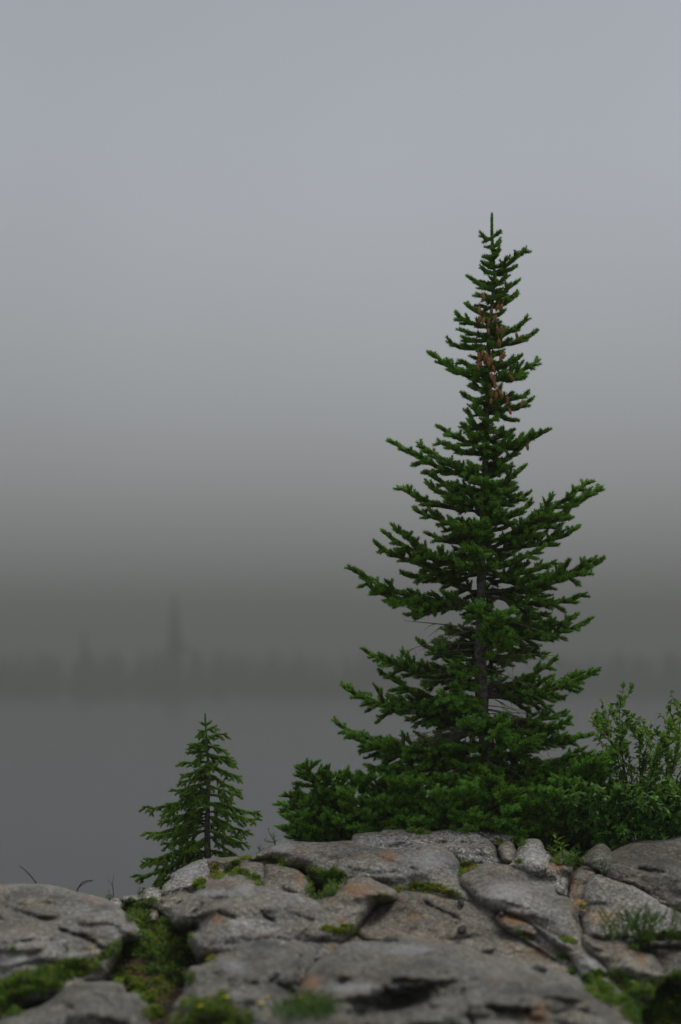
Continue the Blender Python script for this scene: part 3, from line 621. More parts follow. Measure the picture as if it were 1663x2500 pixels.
EX = [  # attach y, tip x, tip y   (branches that draw the tree's outline)
    (582, 1174, 577), (580, 1222, 568), (600, 1186, 603), (602, 1222, 591), (625, 1220, 612), (640, 1190, 628), (655, 1181, 645), (668, 1284, 606), (668, 1260, 650),
    (668, 1175, 656), (700, 1145, 678), (700, 1242, 674), (725, 1261, 691), (725, 1166, 717), (745, 1262, 712), (750, 1250, 730), (775, 1137, 742), (800, 1113, 766), (815, 1126, 803),
    (830, 1128, 822), (850, 1093, 835), (850, 1311, 808), (835, 1292, 779), (870, 1230, 855), (870, 1225, 1088-230), (935, 1046, 860), (900, 1120, 880), (930, 1316, 880), (925, 1283, 915), (905, 1272, 869), (950, 1145, 943), (985, 1127, 961),
    (1005, 1297, 977), (985, 1290, 962), (1000, 1260, 1025), (1060, 1134, 1002), (1075, 1128, 1035), (1095, 1068, 1039), (1100, 1336, 1048), (1110, 1300, 1060), (1110, 1070, 1074), (1170, 951, 1074), (1160, 1020, 1082),
    (1150, 1290, 1080), (1180, 1252, 1189), (1200, 1280, 1140), (1210, 1040, 1150), (1250, 974, 1189), (1240, 1290, 1204), (1230, 1040, 1180), (1290, 1010, 1240), (1290, 1300, 1228), (1340, 1468, 1188), (1330, 1440, 1175), (1345, 1415, 1285),
    (1330, 1045, 1301), (1300, 1250, 1280), (1390, 935, 1299), (1395, 958, 1284), (1400, 914, 1324), (1400, 980, 1400), (1400, 1356, 1369), (1390, 1330, 1330), (1480, 852, 1382), (1480, 900, 1430), (1470, 1000, 1440), (1440, 1474, 1365), (1445, 1455, 1360), (1450, 1430, 1448), (1450, 1310, 1420),
    (1550, 1441, 1510), (1545, 1410, 1500), (1540, 1333, 1597), (1520, 1331, 1496), (1640, 889, 1585), (1640, 925, 1600), (1610, 1020, 1564), (1600, 1291, 1606), (1700, 1463, 1633), (1690, 1420, 1640), (1680, 1360, 1610),
    (1740, 833, 1673), (1735, 880, 1690), (1720, 924, 1637), (1730, 960, 1700), (1830, 814, 1760), (1825, 850, 1790), (1810, 900, 1820), (1850, 897, 1872), (1780, 1395, 1752), (1790, 1446, 1792), (1790, 1400, 1810), (1750, 1380, 1735), (1830, 1420, 1860),
    (1850, 940, 1870), (1860, 1010, 1905), (1880, 1120, 1925), (1850, 1290, 1900), (1870, 1340, 1880), (1870, 1528, 1813), (1880, 1480, 1850), (1870, 1380, 1850), (1890, 960, 1900), (1900, 1060, 1890)]
for ay, bx, by in EX:
    wpx = abs(bx - tx(ay)); az = random.uniform(-.45, .45) if wpx < 230 else random.uniform(-.28, .28)
    A = W(tx(ay), ay, D0); T = W(bx, by, D0 + az * wpx / FPX * D0)
    L = (T - A).length
    low = ay > 1350
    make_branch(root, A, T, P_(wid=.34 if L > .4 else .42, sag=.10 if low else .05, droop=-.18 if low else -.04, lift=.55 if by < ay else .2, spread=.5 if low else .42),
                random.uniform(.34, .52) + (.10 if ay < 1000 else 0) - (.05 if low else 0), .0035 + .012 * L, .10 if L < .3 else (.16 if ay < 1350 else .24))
# fill: boughs towards and away from the camera
env = lambda y: float(np.interp(y, [560, 700, 800, 1000, 1200, 1400, 1600, 1800, 1950], [12, 42, 62, 90, 150, 205, 240, 270, 310]))
y = 610.
while y < 1960:
    front = 1.0 if (y < 1330 or y > 1760) else .45
    for q in range(3):
        if q == 0 and random.random() > front: continue
        sgn = 1 if q != 0 else -1            # q == 0 comes towards the camera
        phi = random.uniform(-1.1, 1.1)
        Rr = env(y) / FPX * D0 * random.uniform(.55, .95) * (.8 if q == 0 else 1)
        A = W(tx(y), y, D0); T = A + Vector((math.sin(phi) * Rr, sgn * math.cos(phi) * Rr, Rr * random.uniform(.0, .38) - (.10 * Rr if y > 1500 else 0)))
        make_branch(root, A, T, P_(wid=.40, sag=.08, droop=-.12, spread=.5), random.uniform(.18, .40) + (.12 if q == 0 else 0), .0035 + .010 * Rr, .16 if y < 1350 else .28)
    y += 20 if y < 1000 else 31
for y in range(900, 1330, 22):
    phi = random.uniform(-.7, .7); Rr = env(y) / FPX * D0 * random.uniform(.45, .8); A = W(tx(y), y, D0)
    make_branch(root, A, A + Vector((math.sin(phi) * Rr, -math.cos(phi) * Rr, Rr * random.uniform(.05, .3))), P_(wid=.5, sag=.05, droop=-.1, spread=.6), random.uniform(.35, .55), .005, .1)
for y in (1345, 1385, 1500, 1560, 1625, 1660, 1705, 1745, 1775, 1815, 1850, 1880):
    phi = random.choice((-1, 1)) * random.uniform(.15, .9); Rr = random.uniform(.26, .46) * (1.25 if y > 1700 else .9); A = W(tx(y), y, D0)
    make_branch(root, A, A + Vector((math.sin(phi) * Rr, -math.cos(phi) * Rr, Rr * random.uniform(-.12, .15))), P_(wid=.5, sag=.08, droop=-.15, spread=.6), random.uniform(.35, .6), .007, .15)
# leader
v, f = tubes([([tuple(W(1208, 672, D0) - root.location), tuple(W(1202, 575, D0) - root.location), tuple(W(1201, 526, D0) - root.location)], [.006, .0045, .003])], 6)
ld = mesh_np('leader', v, f, M['twig'], root)
sg = []
O = vec(root.location)
for a, b in zip(range(700, 524, -8), range(692, 516, -8)):
    sg.append((vec(W(tx(a), a, D0)) - O, vec(W(tx(b), b, D0)) - O, .62 if a < 580 else .45, .019 if a < 580 else .019, 1. if b <= 524 else 0))
v, f, tt = needles(sg, 2600, .0042); o = mesh_np('needles', v, f, M['needle'], ld, attrs={'tint': tt}); o['kind'] = 'stuff'
# dead twigs
def dead(A, T, r=.004, forks=4):
    A = vec(A); T = vec(T); P = bez(A, A + (T - A) * .4 + [0, 0, .02], A + (T - A) * .7 + rng.normal(0, .02, 3), T, 8); ls = [(P, np.linspace(r, .0012, 8))]
    for q in range(forks):
        k = random.randint(2, 6); d = nrm(rng.normal(0, 1, 3) * [1, .6, .5] + nrm(T - A) * .9 + [0, 0, -.9]); l = random.uniform(.05, .16)
        ls.append((np.array([P[k], P[k] + d * l * .5 + rng.normal(0, .006, 3), P[k] + d * l + rng.normal(0, .01, 3)]), [r * .45, r * .3, .0008]))
    return ls
for ay, bx, by, dz in [(1540, 987, 1515, -.1)] + [(random.uniform(1480, 1900), 0, 0, 0) for _ in range(44)]:
    A = W(tx(ay), ay, D0)
    if bx: T = W(bx, by, D0 + dz)
    else: T = W(tx(ay) + random.choice((-1, 1)) * random.uniform(50, 190), ay + random.uniform(-10, 70), D0 + random.uniform(-.4, .1))
    ls = dead(A, T, .0065 if bx else .004, 7 if bx else 5)
    v, f = tubes([(np.asarray(p) - O, r_) for p, r_ in ls], 4); mesh_np('dead_twig', v, f, M['deadwood'], root)

# ------------------------------------------------------------------ cones
def cone_mesh():
    L_, R_ = .052, .0115; Vs, Fs = [], []; off = 0
    core = [(np.array([[0, 0, 0], [0, 0, -.01], [0, 0, -.026], [0, 0, -.044], [0, 0, -L_]]), np.array([.004, .0085, .0095, .007, .002]))]
    v, f = tubes(core, 7); Vs.append(v); off += len(v); F4 = [f]
    n = 66
    for k in range(n):
        t = (k + .5) / n; a = k * 2.39996; z = -.002 - L_ * .96 * t; rr = R_ * (math.sin(math.pi * min(1, .18 + t * .78)) ** .6)
        c, s = math.cos(a), math.sin(a); w = .0058
        o_ = np.array([c, s, 0]); ta = np.array([-s, c, 0])
        p = o_ * rr * .55 + [0, 0, z + .004]
        Vs.append(np.array([p - ta * w * .5, p + ta * w * .5, o_ * rr * 1.08 + ta * w * .55 + [0, 0, z - .003], o_ * rr * 1.22 + [0, 0, z - .007], o_ * rr * 1.08 - ta * w * .55 + [0, 0, z - .003]]))
        Fs.append([off, off + 1, off + 2]); Fs.append([off, off + 2, off + 3]); Fs.append([off, off + 3, off + 4]); off += 5
    st, sf = tubes([(np.array([[0, 0, .035], [.002, 0, .015], [0, 0, 0]]), np.array([.0015, .0015, .002]))], 4)
    Vs.append(st); F4.append(sf + off)
    return np.concatenate(Vs), [np.array(Fs), np.concatenate(F4)]
cv, cf = cone_mesh(); cone0 = None
for cx_, cy_ in [(558,705),(710,790),(632,822),(660,870),(543,885),(570,895),(612,905),(680,795),(670,965),(703,960),(602,975),(818,1010),(682,1060),(525,1160),(560,1150),(575,1200),(605,1200),(540,1230),(705,1180),(718,1160),(622,1190),(636,1260),(626,1318),(770,1335),(655,1380),(625,1440),(665,1460),(692,1455),(628,1510),(745,1495),(762,1590),(868,1525),(897,1855),(590,1160),(545,1190),(520,1245),(598,1228),(535,810),(650,1340),(680,1440)]:
    px = 1000 + cx_ / 3.136; py = 500 + (cy_ - 30) / 3.136
    dd = D0 - .11 - .14 * random.random() - (.02 if abs(px - 1195) < 30 else 0)
    if cone0 is None:
        cone0 = mesh_np('cone', cv, cf, M['cone'], root); c = cone0
    else:
        c = cone0.copy(); COL.objects.link(c); c.parent = root
    c.location = W(px, py, dd) - root.location; s = random.uniform(.75, .98); c.scale = (s * 1.05, s * 1.05, s)
    c.rotation_euler = (random.gauss(0, .22), random.gauss(0, .22), random.uniform(0, 6.28))

# ------------------------------------------------------------------ small spruce
D1 = 16.6
gz1 = float(ground_z(W(508, 2100, D1).x, D1))
r1 = empty('spruce_tree', (W(508, 2100, D1).x, D1, gz1)); tag(r1, 'small young light green spruce behind the speckled slab at lower left', 'tree')
T1 = [(1750, 501), (1800, 504), (1881, 510), (1950, 508), (2028, 506), (2100, 508)]
tx1 = lambda y: float(np.interp(y, [a for a, b in T1], [b for a, b in T1]))
trunk_obj(r1, [((r1.location.x, D1, gz1 - .1), .030)] + [(W(x, y, D1), float(np.interp(y, [1750, 1850, 2100], [.003, .009, .024]))) for y, x in T1[::-1]], sides=10)
PY = dict(nl=.0185, step=.034, roll=-.30, spread=.34, wid=.36, droop=-.38, sag=-.05, lift=.25, dens=1050, nw=.0042, mat=M['needle_young'])
EX1 = [(770, 705, 165), (770, 805, 155), (240, 850, 195), (250, 690, 235), (300, 945, 265), (295, 690, 287), (380, 625, 357), (375, 940, 415), (430, 615, 420), (450, 1035, 540), (470, 675, 468), (470, 1000, 485),
       (530, 525, 525), (560, 1080, 655), (600, 530, 640), (640, 1080, 780), (640, 520, 700), (720, 450, 775), (740, 1060, 820), (780, 400, 905), (900, 190, 932), (820, 990, 870), (900, 1240, 975), (980, 1240, 1030), (1000, 420, 1000),
       (1060, 205, 1165), (1020, 1145, 1150), (1150, 1125, 1260), (1150, 360, 1260), (1200, 985, 1340), (1250, 175, 1435), (1240, 230, 1400), (1330, 110, 1555), (1360, 300, 1500), (1380, 190, 1675), (1350, 350, 1600), (1330, 1140, 1385), (1330, 980, 1390), (1100, 300, 1190), (950, 330, 1060)]
for k, (cy_, bx, by) in enumerate(EX1):
    if k < 2: cy_ = 190
    ay = 1720 + cy_ / 3.733; bx = 300 + bx / 3.733; by = 1720 + by / 3.733
    wpx = abs(bx - tx1(ay)); A = W(tx1(ay), ay, D1); T = W(bx, by, D1 + random.uniform(-.4, .4) * wpx / FPX * D1); L = (T - A).length
    make_branch(r1, A, T, PY, random.uniform(.42, .6), .003 + .01 * L, .12)
y = 1790.
while y < 2080:
    for q in range(2):
        phi = random.uniform(-1.2, 1.2); sgn = random.choice((-1, 1)); Rr = float(np.interp(y, [1750, 1850, 1980, 2090], [15, 60, 105, 120])) / FPX * D1 * random.uniform(.6, .95)
        A = W(tx1(y), y, D1); T = A + Vector((math.sin(phi) * Rr, sgn * math.cos(phi) * Rr * .8, Rr * random.uniform(-.35, .1)))
        make_branch(r1, A, T, PY, random.uniform(.3, .5), .003 + .008 * Rr, .2)
    y += 17
sg = []; O1 = vec(r1.location)
for a in range(1800, 1748, -8): sg.append((vec(W(tx1(a), a, D1)) - O1, vec(W(tx1(a - 8), a - 8, D1)) - O1, .6, .013, 1. if a <= 1756 else 0))
v, f, tt = needles(sg, 1300, .0034); mesh_np('leader', v, f, M['needle_young'], r1, attrs={'tint': tt})

# ------------------------------------------------------------------ low dwarf spruces on the crest
PD = dict(PAR); PD.update(step=.032, wid=.42, sag=.06, droop=.0, roll=.10, spread=.55, lift=.25)
SH = [  # base x, base y, depth, list of tip pixels, label
    (790, 2075, 15.75, [(682, 1958), (742, 1866), (760, 1900), (700, 1990), (797, 1884), (720, 1925), (690, 2020), (842, 1900), (740, 1960), (780, 1930), (820, 1940), (735, 2015), (760, 1985), (715, 2040), (800, 1985), (770, 2030), (830, 2010), (745, 2048)], 'leftmost low spruce mat spilling over the rock edge'),
    (880, 2065, 15.65, [(842, 1884), (870, 1900), (900, 1893), (930, 1905), (955, 1897), (840, 1935), (880, 1950), (920, 1950), (960, 1950), (850, 1980), (900, 1990), (945, 1995), (865, 2020), (910, 2025), (960, 2020), (825, 2000)], 'second low spruce mat from the left on the crest'),
    (990, 2060, 15.6, [(960, 1905), (985, 1915), (1010, 1905), (1035, 1925), (960, 1950), (1000, 1955), (1040, 1965), (1070, 1950), (970, 1995), (1010, 2000), (1055, 2005), (990, 2025), (1030, 2030), (945, 1970)], 'darker low spruce mat left of the tall trunk'),
    (1110, 2055, 15.5, [(1062, 1890), (1085, 1905), (1120, 1900), (1150, 1915), (1060, 1930), (1100, 1945), (1140, 1950), (1175, 1945), (1080, 1985), (1120, 1985), (1165, 1990), (1105, 2015), (1150, 2020), (1060, 1995), (1190, 1975)], 'bushy low spruce in front of the tall trunk foot'),
    (1215, 2060, 15.45, [(1180, 1885), (1215, 1900), (1240, 1930), (1265, 1930), (1195, 1930), (1225, 1960), (1250, 1975), (1280, 1965), (1210, 1995), (1245, 2010), (1290, 2005), (1270, 2030), (1180, 2010)], 'low spruce just right of the trunk foot, above the pale slab'),
    (1340, 2065, 15.5, [(1335, 1930), (1310, 1925), (1360, 1935), (1300, 1960), (1340, 1965), (1380, 1960), (1395, 1990), (1320, 2000), (1360, 2005), (1300, 2025), (1345, 2030), (1280, 1990)], 'low spruce above the round-topped block'),
    (1440, 2070, 15.75, [(1380, 1905), (1400, 1880), (1440, 1860), (1470, 1850), (1503, 1862), (1490, 1890), (1450, 1900), (1410, 1930), (1500, 1930), (1460, 1950), (1380, 1950), (1420, 1975), (1360, 1900), (1430, 1840), (1495, 1910), (1475, 1875), (1530, 1830), (1455, 1870)], 'tallest of the low spruces, beside the leafy shrub')]
for bx, by, dd, tips, lab in SH:
    b0 = W(bx, by, dd); z = float(ground_z(b0.x, dd)); rt = empty('dwarf_spruce', (b0.x, dd, z)); tag(rt, lab, 'shrub', 'low mat spruces along the crest')
    st = []
    for tx_, ty_ in tips:
        T = W(tx_, ty_, dd + random.uniform(-.40, .05)); hT = max(.04, T.z - z)
        A = vec((b0.x + (T.x - b0.x) * .12 + random.uniform(.0, .10) * (1 if tx_ < 1190 else -1), dd + .08, z + hT * random.uniform(.45, .8)))
        v, f = tubes([(np.array([[A[0] * .6 + b0.x * .4, dd + .06, z - .03], A * [1, 1, 0] + [0, 0, (z + A[2]) / 2], A]) - vec(rt.location), [.012, .010, .006])], 5); mesh_np('stem', v, f, M['twig'], rt)
        make_branch(rt, A, T, PD, random.uniform(.3, .62), .008, .12)
    for q in range(11):
        T = vec(b0) + [random.uniform(-.3, .3), random.uniform(-.1, .3), random.uniform(.15, .38)]
        make_branch(rt, (b0.x, dd, z + .01), T, PD, random.uniform(.2, .4), .008, .15)

# ------------------------------------------------------------------ leafy shrubs at the right
def leafy_shrub(name, label, base, stems, lmat, leaf_l, leaf_w, parts, nleaf, tints, droop=.0, twigs=5):
    """base point, stems: list of pixel/depth polylines; leaves in small bunches along every twig"""
    rt = empty(name, base); tag(rt, label, 'shrub'); O_ = vec(rt.location)
    B_, D_, lines = [], [], []
    for P in stems:
        P = np.array([vec(p) for p in P]); n = 14; t = np.linspace(0, 1, len(P)); tt = np.linspace(0, 1, n)
        Q = np.stack([np.interp(tt, t, P[:, k]) for k in range(3)], 1); Q[1:] += np.cumsum(rng.normal(0, .003, (n - 1, 3)), 0)
        Ls = np.linalg.norm(np.diff(Q, axis=0), axis=1).sum()
        lines.append((Q, np.linspace(.0055, .0016, n)))
        tw = [(Q, 1.0)]
        for k in range(twigs):
            s = random.randint(4, n - 2); d = nrm(nrm(Q[s + 1] - Q[s]) * .6 + rng.normal(0, .6, 3)); l = random.uniform(.06, .2) * min(1, Ls / .5)
            R_ = np.array([Q[s], Q[s] + d * l * .5 + rng.normal(0, .006, 3), Q[s] + d * l + [0, 0, .02]]); lines.append((R_, [.0026, .002, .001])); tw.append((R_, .4))
        for R_, w in tw:
            m = int(nleaf * w); s0 = .35 if w == 1.0 else .3
            for k in range(m):
                f = s0 + (1 - s0) * (k + .5) / m; f = min(f, .999) * (len(R_) - 1); i_ = int(f); p = R_[i_] + (R_[i_ + 1] - R_[i_]) * (f - i_)
                for _ in range(2):
                    d = nrm(nrm(R_[i_ + 1] - R_[i_]) * .5 + rng.normal(0, .7, 3) + [0, 0, .15 - droop]); B_.append(p); D_.append(d)
    v, f = tubes([(np.asarray(p) - O_, r_) for p, r_ in lines], 5); mesh_np('stems', v, f, M['twig'], rt)
    B_ = np.array(B_) - O_; D_ = np.array(D_); m = len(B_)
    ln = leaf_l * rng.uniform(.6, 1.15, m); tn = rng.uniform(*tints, m)
    order = np.argsort(B_[:, 1]); k1 = min(parts, m)     # the nearest leaves are leaves of their own
    protos = []
    for q in range(8):
        v, f, t_ = leaves(np.zeros((1, 3)), np.array([[0, 1., 0]]), leaf_l, leaf_w, np.array([tints[0] + (tints[1] - tints[0]) * (q + .5) / 8]), .25, .12 + .03 * (q % 3), .42)
        o = mesh_np('leaf', v, f, lmat, rt, attrs={'tint': t_}); protos.append(o)
    for c_, q in enumerate(order[:k1]):
        o = protos[c_] if c_ < 8 else protos[c_ % 8].copy()
        if c_ >= 8: COL.objects.link(o); o.parent = rt
        o.location = B_[q]; o.rotation_euler = Vector(D_[q]).to_track_quat('Y', 'Z').to_euler(); s = ln[q] / leaf_l; o.scale = (s, s, s)
    rest = order[k1:]
    if len(rest):
        v, f, t_ = leaves(B_[rest], D_[rest], ln[rest], ln[rest] * leaf_w / leaf_l, tn[rest], .25, .15, .42)
        o = mesh_np('foliage', v, f, lmat, rt, attrs={'tint': t_}); o['kind'] = 'stuff'
    return rt
b = W(1560, 2080, 15.8); b.z = float(ground_z(b.x, 15.8))
st = []
for tx_, ty_, mids in [(1513, 1700, [(1514, 1790), (1530, 1900)]), (1448, 1765, [(1480, 1790), (1510, 1840), (1530, 1920)]), (1470, 1735, [(1482, 1760), (1492, 1800), (1520, 1850)]), (1548, 1745, [(1520, 1765), (1514, 1800), (1530, 1900)]),
                       (1595, 1770, [(1585, 1800), (1570, 1850), (1550, 1950)]), (1640, 1748, [(1625, 1800), (1600, 1880)]), (1660, 1735, [(1655, 1800), (1640, 1900)]), (1700, 1740, [(1690, 1830)]), (1560, 1795, [(1560, 1850)]),
                       (1620, 1800, [(1600, 1860)]), (1540, 1850, []), (1600, 1860, []), (1650, 1850, []), (1510, 1905, []), (1575, 1900, []), (1640, 1900, []), (1690, 1880, []), (1660, 1790, []), (1530, 1870, [(1540, 1960)]), (1610, 1830, []), (1680, 1800, []), (1720, 1800, []), (1590, 1880, []), (1555, 1920, [])]:
    dd = 15.75 + random.uniform(-.3, .3)
    pts = [W(tx_, ty_, dd)] + [W(x, y, dd * .7 + 15.8 * .3) for x, y in mids] + [Vector((b.x + random.uniform(-.06, .06), 15.8, b.z))]
    st.append([tuple(p) for p in pts[::-1]])
leafy_shrub('leafy_shrub', 'open twiggy shrub with small oval leaves at right, taller than its neighbours', b, st, M['leaf_light'], .050, .033, 290, 14, (.2, 1.), .05, 9)
for k, (bx, by, dd, tips, lab) in enumerate([
        (1470, 2080, 15.35, [(1400, 1965), (1430, 1945), (1465, 1930), (1500, 1925), (1385, 2000), (1420, 2000), (1455, 1985), (1490, 1975), (1525, 1965), (1405, 2035), (1440, 2030), (1480, 2030), (1515, 2020), (1460, 2060), (1500, 2065), (1540, 2000), (1550, 1950), (1480, 2090), (1520, 2095), (1545, 2060), (1560, 2030), (1475, 2120), (1500, 2128), (1530, 2118), (1512, 2105), (1490, 2105)], 'dense broad-leaved bush overhanging the pointed grey block'),
        (1620, 2085, 15.3, [(1570, 1950), (1600, 1930), (1640, 1925), (1680, 1930), (1560, 2000), (1600, 1985), (1640, 1980), (1680, 1985), (1570, 2040), (1610, 2035), (1650, 2030), (1690, 2030), (1600, 2075), (1650, 2075), (1575, 2075), (1625, 2055), (1670, 2070), (1640, 2105), (1660, 2112), (1590, 2095)], 'broad-leaved bush at the right edge over the dark slab')]):
    b = W(bx, by, dd); b.z = float(ground_z(b.x, dd)) + .02
    st = [[(b.x + random.uniform(-.06, .06), dd + .1, b.z), tuple(W((bx + x) / 2, (by + y) / 2 - 25, dd + random.uniform(-.1, .15))), tuple(W(x, y, dd + random.uniform(-.28, .2) - max(0, y - 2070) * .008))] for x, y in tips]
    leafy_shrub('broadleaf_bush', lab, b, st, M['leaf'], .060, .040, 290, 18, (.1, .95), .25, 6)
# single-stem leafy herbs
def herb(label, px, py, stems, leaf_l, leaf_w, lmat, tint, nl=9, name='leafy_plant', dz=0., cat='plant'):
    h = hit_down(px, py); p0 = h[0].copy(); p0.y += dz
    rt = empty(name, p0); tag(rt, label, cat); L_ = []; B_, D_ = [], []
    for x, y in stems:
        T = W(x, y, p0.y + random.uniform(-.04, .04)); P = bez(vec(p0), vec(p0) + [0, 0, .03], vec(T) - [0, 0, .03], vec(T), 7) - vec(p0)
        L_.append((P, np.linspace(.0028, .001, 7)))
        for k in range(nl):
            f = .15 + .85 * (k + .7) / nl; f = min(f, .99) * 6; i_ = int(f); q = P[i_] + (P[i_ + 1] - P[i_]) * (f - i_); a = k * 2.4 + random.random()
            B_.append(q); D_.append([math.cos(a), math.sin(a), .55 + .5 * (k / nl)])
    v, f = tubes(L_, 4); mesh_np('stem', v, f, M['twig'], rt)
    m = len(B_)
    for q in range(m):
        v, f, t_ = leaves(np.zeros((1, 3)), np.array([D_[q]]), leaf_l * random.uniform(.7, 1.1), leaf_w, np.clip(np.array([tint]) + random.uniform(-.15, .15), 0, 1), .2, .25, .38)
        o = mesh_np('leaf', v, f, lmat, rt, attrs={'tint': t_}); o.location = B_[q]
    return rt
herb('bright green lance-leaved plant right of the round-topped block', 1362, 2085, [(1358, 2042), (1375, 2062), (1350, 2070)], .062, .016, M['moss'], .55, 8)
herb('lance-leaved plant with yellowing tip above the dark cleft', 1396, 2092, [(1400, 2045), (1395, 2070)], .058, .015, M['moss'], .78, 8)
herb('green lance-leaved plant at the mouth of the dark cleft', 1385, 2100, [(1380, 2080), (1405, 2085), (1370, 2088)], .055, .014, M['moss'], .45, 8)
herb('small twiggy sprig with leaves left of the long upper slab', 672, 2062, [(655, 2024), (668, 2035), (646, 2050)], .022, .010, M['leaf_light'], .5, 9)
herb('tiny leafy sprig hanging at the slab corner', 634, 2078, [(636, 2062), (630, 2066)], .02, .009, M['leaf_light'], .5, 5)
herb('low dark twiggy plant under the broad-leaved bush', 1475, 2140, [(1465, 2095), (1480, 2100), (1500, 2120), (1490, 2110), (1455, 2110), (1510, 2130)], .022, .010, M['leaf'], .6, 10)
herb('small green sprout on the skyline left of the speckled stone', 268, 2196, [(267, 2176), (260, 2186), (274, 2188)], .026, .008, M['moss'], .4, 5)
herb('small leafy sprout beside the skyline stone', 340, 2190, [(342, 2164), (336, 2178)], .018, .008, M['moss'], .5, 6)
herb('small blurred sprout on the huge left boulder', 163, 2325, [(165, 2300), (158, 2306), (170, 2312)], .024, .008, M['moss'], .4, 5)

# ------------------------------------------------------------------ ground cover, grass
def patch(label, blobs, n, h=.03, tint=(.3, .7), kind='herb', lw=.35, mt='moss', name='ground_cover', up=.9):
    B_, D_, Ls, T_ = [], [], [], []
    tot = sum(b[2] * b[3] for b in blobs)
    for bx, by, rx, ry in blobs:
        for _ in range(max(3, int(n * rx * ry / tot))):
            a = random.random() * 6.283; r_ = random.random() ** .6 * 1.25; px = bx + rx * r_ * math.cos(a); py = by + ry * r_ * math.sin(a)
            hh = hit(px, py)
            if hh is None or hh[0].y > 18: continue
            p = vec(hh[0]); edge = max(.25, 1 - r_ ** 2 * .5); tn = random.uniform(*tint) + .5 * noise.noise(Vector((px * .06, py * .06, 0)))
            if noise.noise(Vector((px * .09, py * .12, 5.))) < -.16: continue
            if kind == 'grass':
                for _k in range(3):
                    d = [random.gauss(0, .28), random.gauss(0, .28), 1]; B_.append(p + rng.normal(0, .008, 3) * [1, 1, 0]); D_.append(d); Ls.append(h * random.uniform(.4, 1.1)); T_.append(tn)
            else:
                hgt = h * edge * random.uniform(.5, 1.2) * (1 + .8 * noise.noise(Vector((px * .05, py * .08, 9.))))
                k = 6
                for q in range(k):
                    f = (q + .3) / k; a2 = random.random() * 6.283
                    B_.append(p + [random.gauss(0, .006), random.gauss(0, .006), hgt * f - .004]); D_.append([math.cos(a2), math.sin(a2), up]); Ls.append(.017 * random.uniform(.6, 1.3) * (1 + h * 4)); T_.append(tn + .25 * (f - .5))
    B_ = np.array(B_); D_ = np.array(D_, float); Ls = np.array(Ls); T_ = np.clip(np.array(T_), 0, 1)
    org = B_.mean(0); wdt = Ls * lw if kind != 'grass' else np.full(len(Ls), .0036)
    v, f, t_ = leaves(B_, D_, Ls, wdt, T_, .2, .1 if kind != 'grass' else .28, .45)
    o = mesh_np(name, v, f, M[mt], origin=org, attrs={'tint': t_}); tag(o, label, 'ground cover' if kind != 'grass' else 'grass', kind='stuff')
    return o
patch('yellow-green moss strip along the crack at the left end of the upper slab', [(642, 2097, 14, 4), (672, 2101, 18, 6), (700, 2110, 20, 5), (730, 2116, 18, 5), (750, 2124, 12, 6)], 420, .026, (.45, .8))
patch('dense dark green clump beside the larger split block', [(765, 2140, 16, 14), (785, 2155, 26, 20), (815, 2150, 26, 18), (775, 2180, 22, 14), (800, 2172, 22, 14), (820, 2138, 12, 8)], 1300, .055, (.2, .5))
patch('green tuft on top of the square block', [(598, 2095, 12, 5)], 90, .022, (.5, .8))
patch('green cover in the hollow left of the split blocks', [(575, 2112, 10, 8), (568, 2128, 16, 8), (590, 2134, 18, 5), (615, 2143, 14, 6), (632, 2156, 10, 6)], 420, .032, (.3, .7))
patch('rusty-brown and green tuft in the joint below the small spruce', [(530, 2138, 14, 7), (523, 2120, 5, 8)], 160, .026, (.6, 1.))
patch('green tuft beside the speckled slab below the small spruce', [(488, 2160, 13, 10), (478, 2168, 8, 6)], 220, .03, (.4, .7))
patch('moss strip across the middle of the outcrop', [(978, 2175, 9, 5), (1015, 2168, 14, 8), (1040, 2170, 20, 9), (1072, 2172, 12, 7), (1100, 2184, 18, 5)], 560, .032, (.4, .85))
patch('bright yellow-green tuft in the notch of the grey slab', [(1140, 2118, 14, 9), (1128, 2128, 9, 10), (1150, 2114, 10, 7)], 300, .032, (.6, .85))
patch('small green tuft at the head of the dark wedge crack', [(925, 2197, 10, 8), (940, 2196, 10, 7)], 220, .026, (.35, .7))
patch('flat green tuft on the step right of the central hump', [(800, 2269, 18, 4), (830, 2277, 22, 5), (856, 2279, 14, 4), (850, 2264, 14, 4)], 420, .022, (.5, .8))
patch('green patch on the crest slab under the spruce boughs', [(1005, 2027, 14, 6), (1030, 2031, 18, 6), (1108, 2027, 6, 5), (1138, 2029, 8, 6)], 240, .03, (.3, .6))
patch('small green patch left of the round-topped block', [(1265, 2056, 14, 10), (1218, 2057, 5, 6)], 160, .03, (.35, .6))
patch('dark green cover around the lance-leaved plants', [(1385, 2098, 34, 14), (1405, 2110, 16, 12), (1355, 2080, 14, 10), (1345, 2066, 12, 8)], 700, .05, (.15, .45))
patch('tiny green tuft on the round-topped block', [(1265, 2108, 6, 7)], 50, .024, (.4, .7))
patch('green herbs spreading between the left boulder and the central hump', [(320, 2215, 22, 16), (345, 2222, 24, 18), (330, 2240, 20, 16), (355, 2255, 20, 14), (372, 2206, 20, 6), (400, 2262, 26, 14), (385, 2290, 45, 26), (340, 2300, 36, 20), (430, 2285, 34, 22), (300, 2320, 34, 16), (270, 2338, 24, 12), (370, 2325, 60, 14), (430, 2320, 34, 16)], 3000, .042, (.15, .62))
patch('brownish herbs fringing the soil in front of the central hump', [(410, 2345, 44, 20), (440, 2390, 30, 16), (400, 2375, 34, 14), (430, 2330, 40, 10)], 1100, .05, (.05, .4))
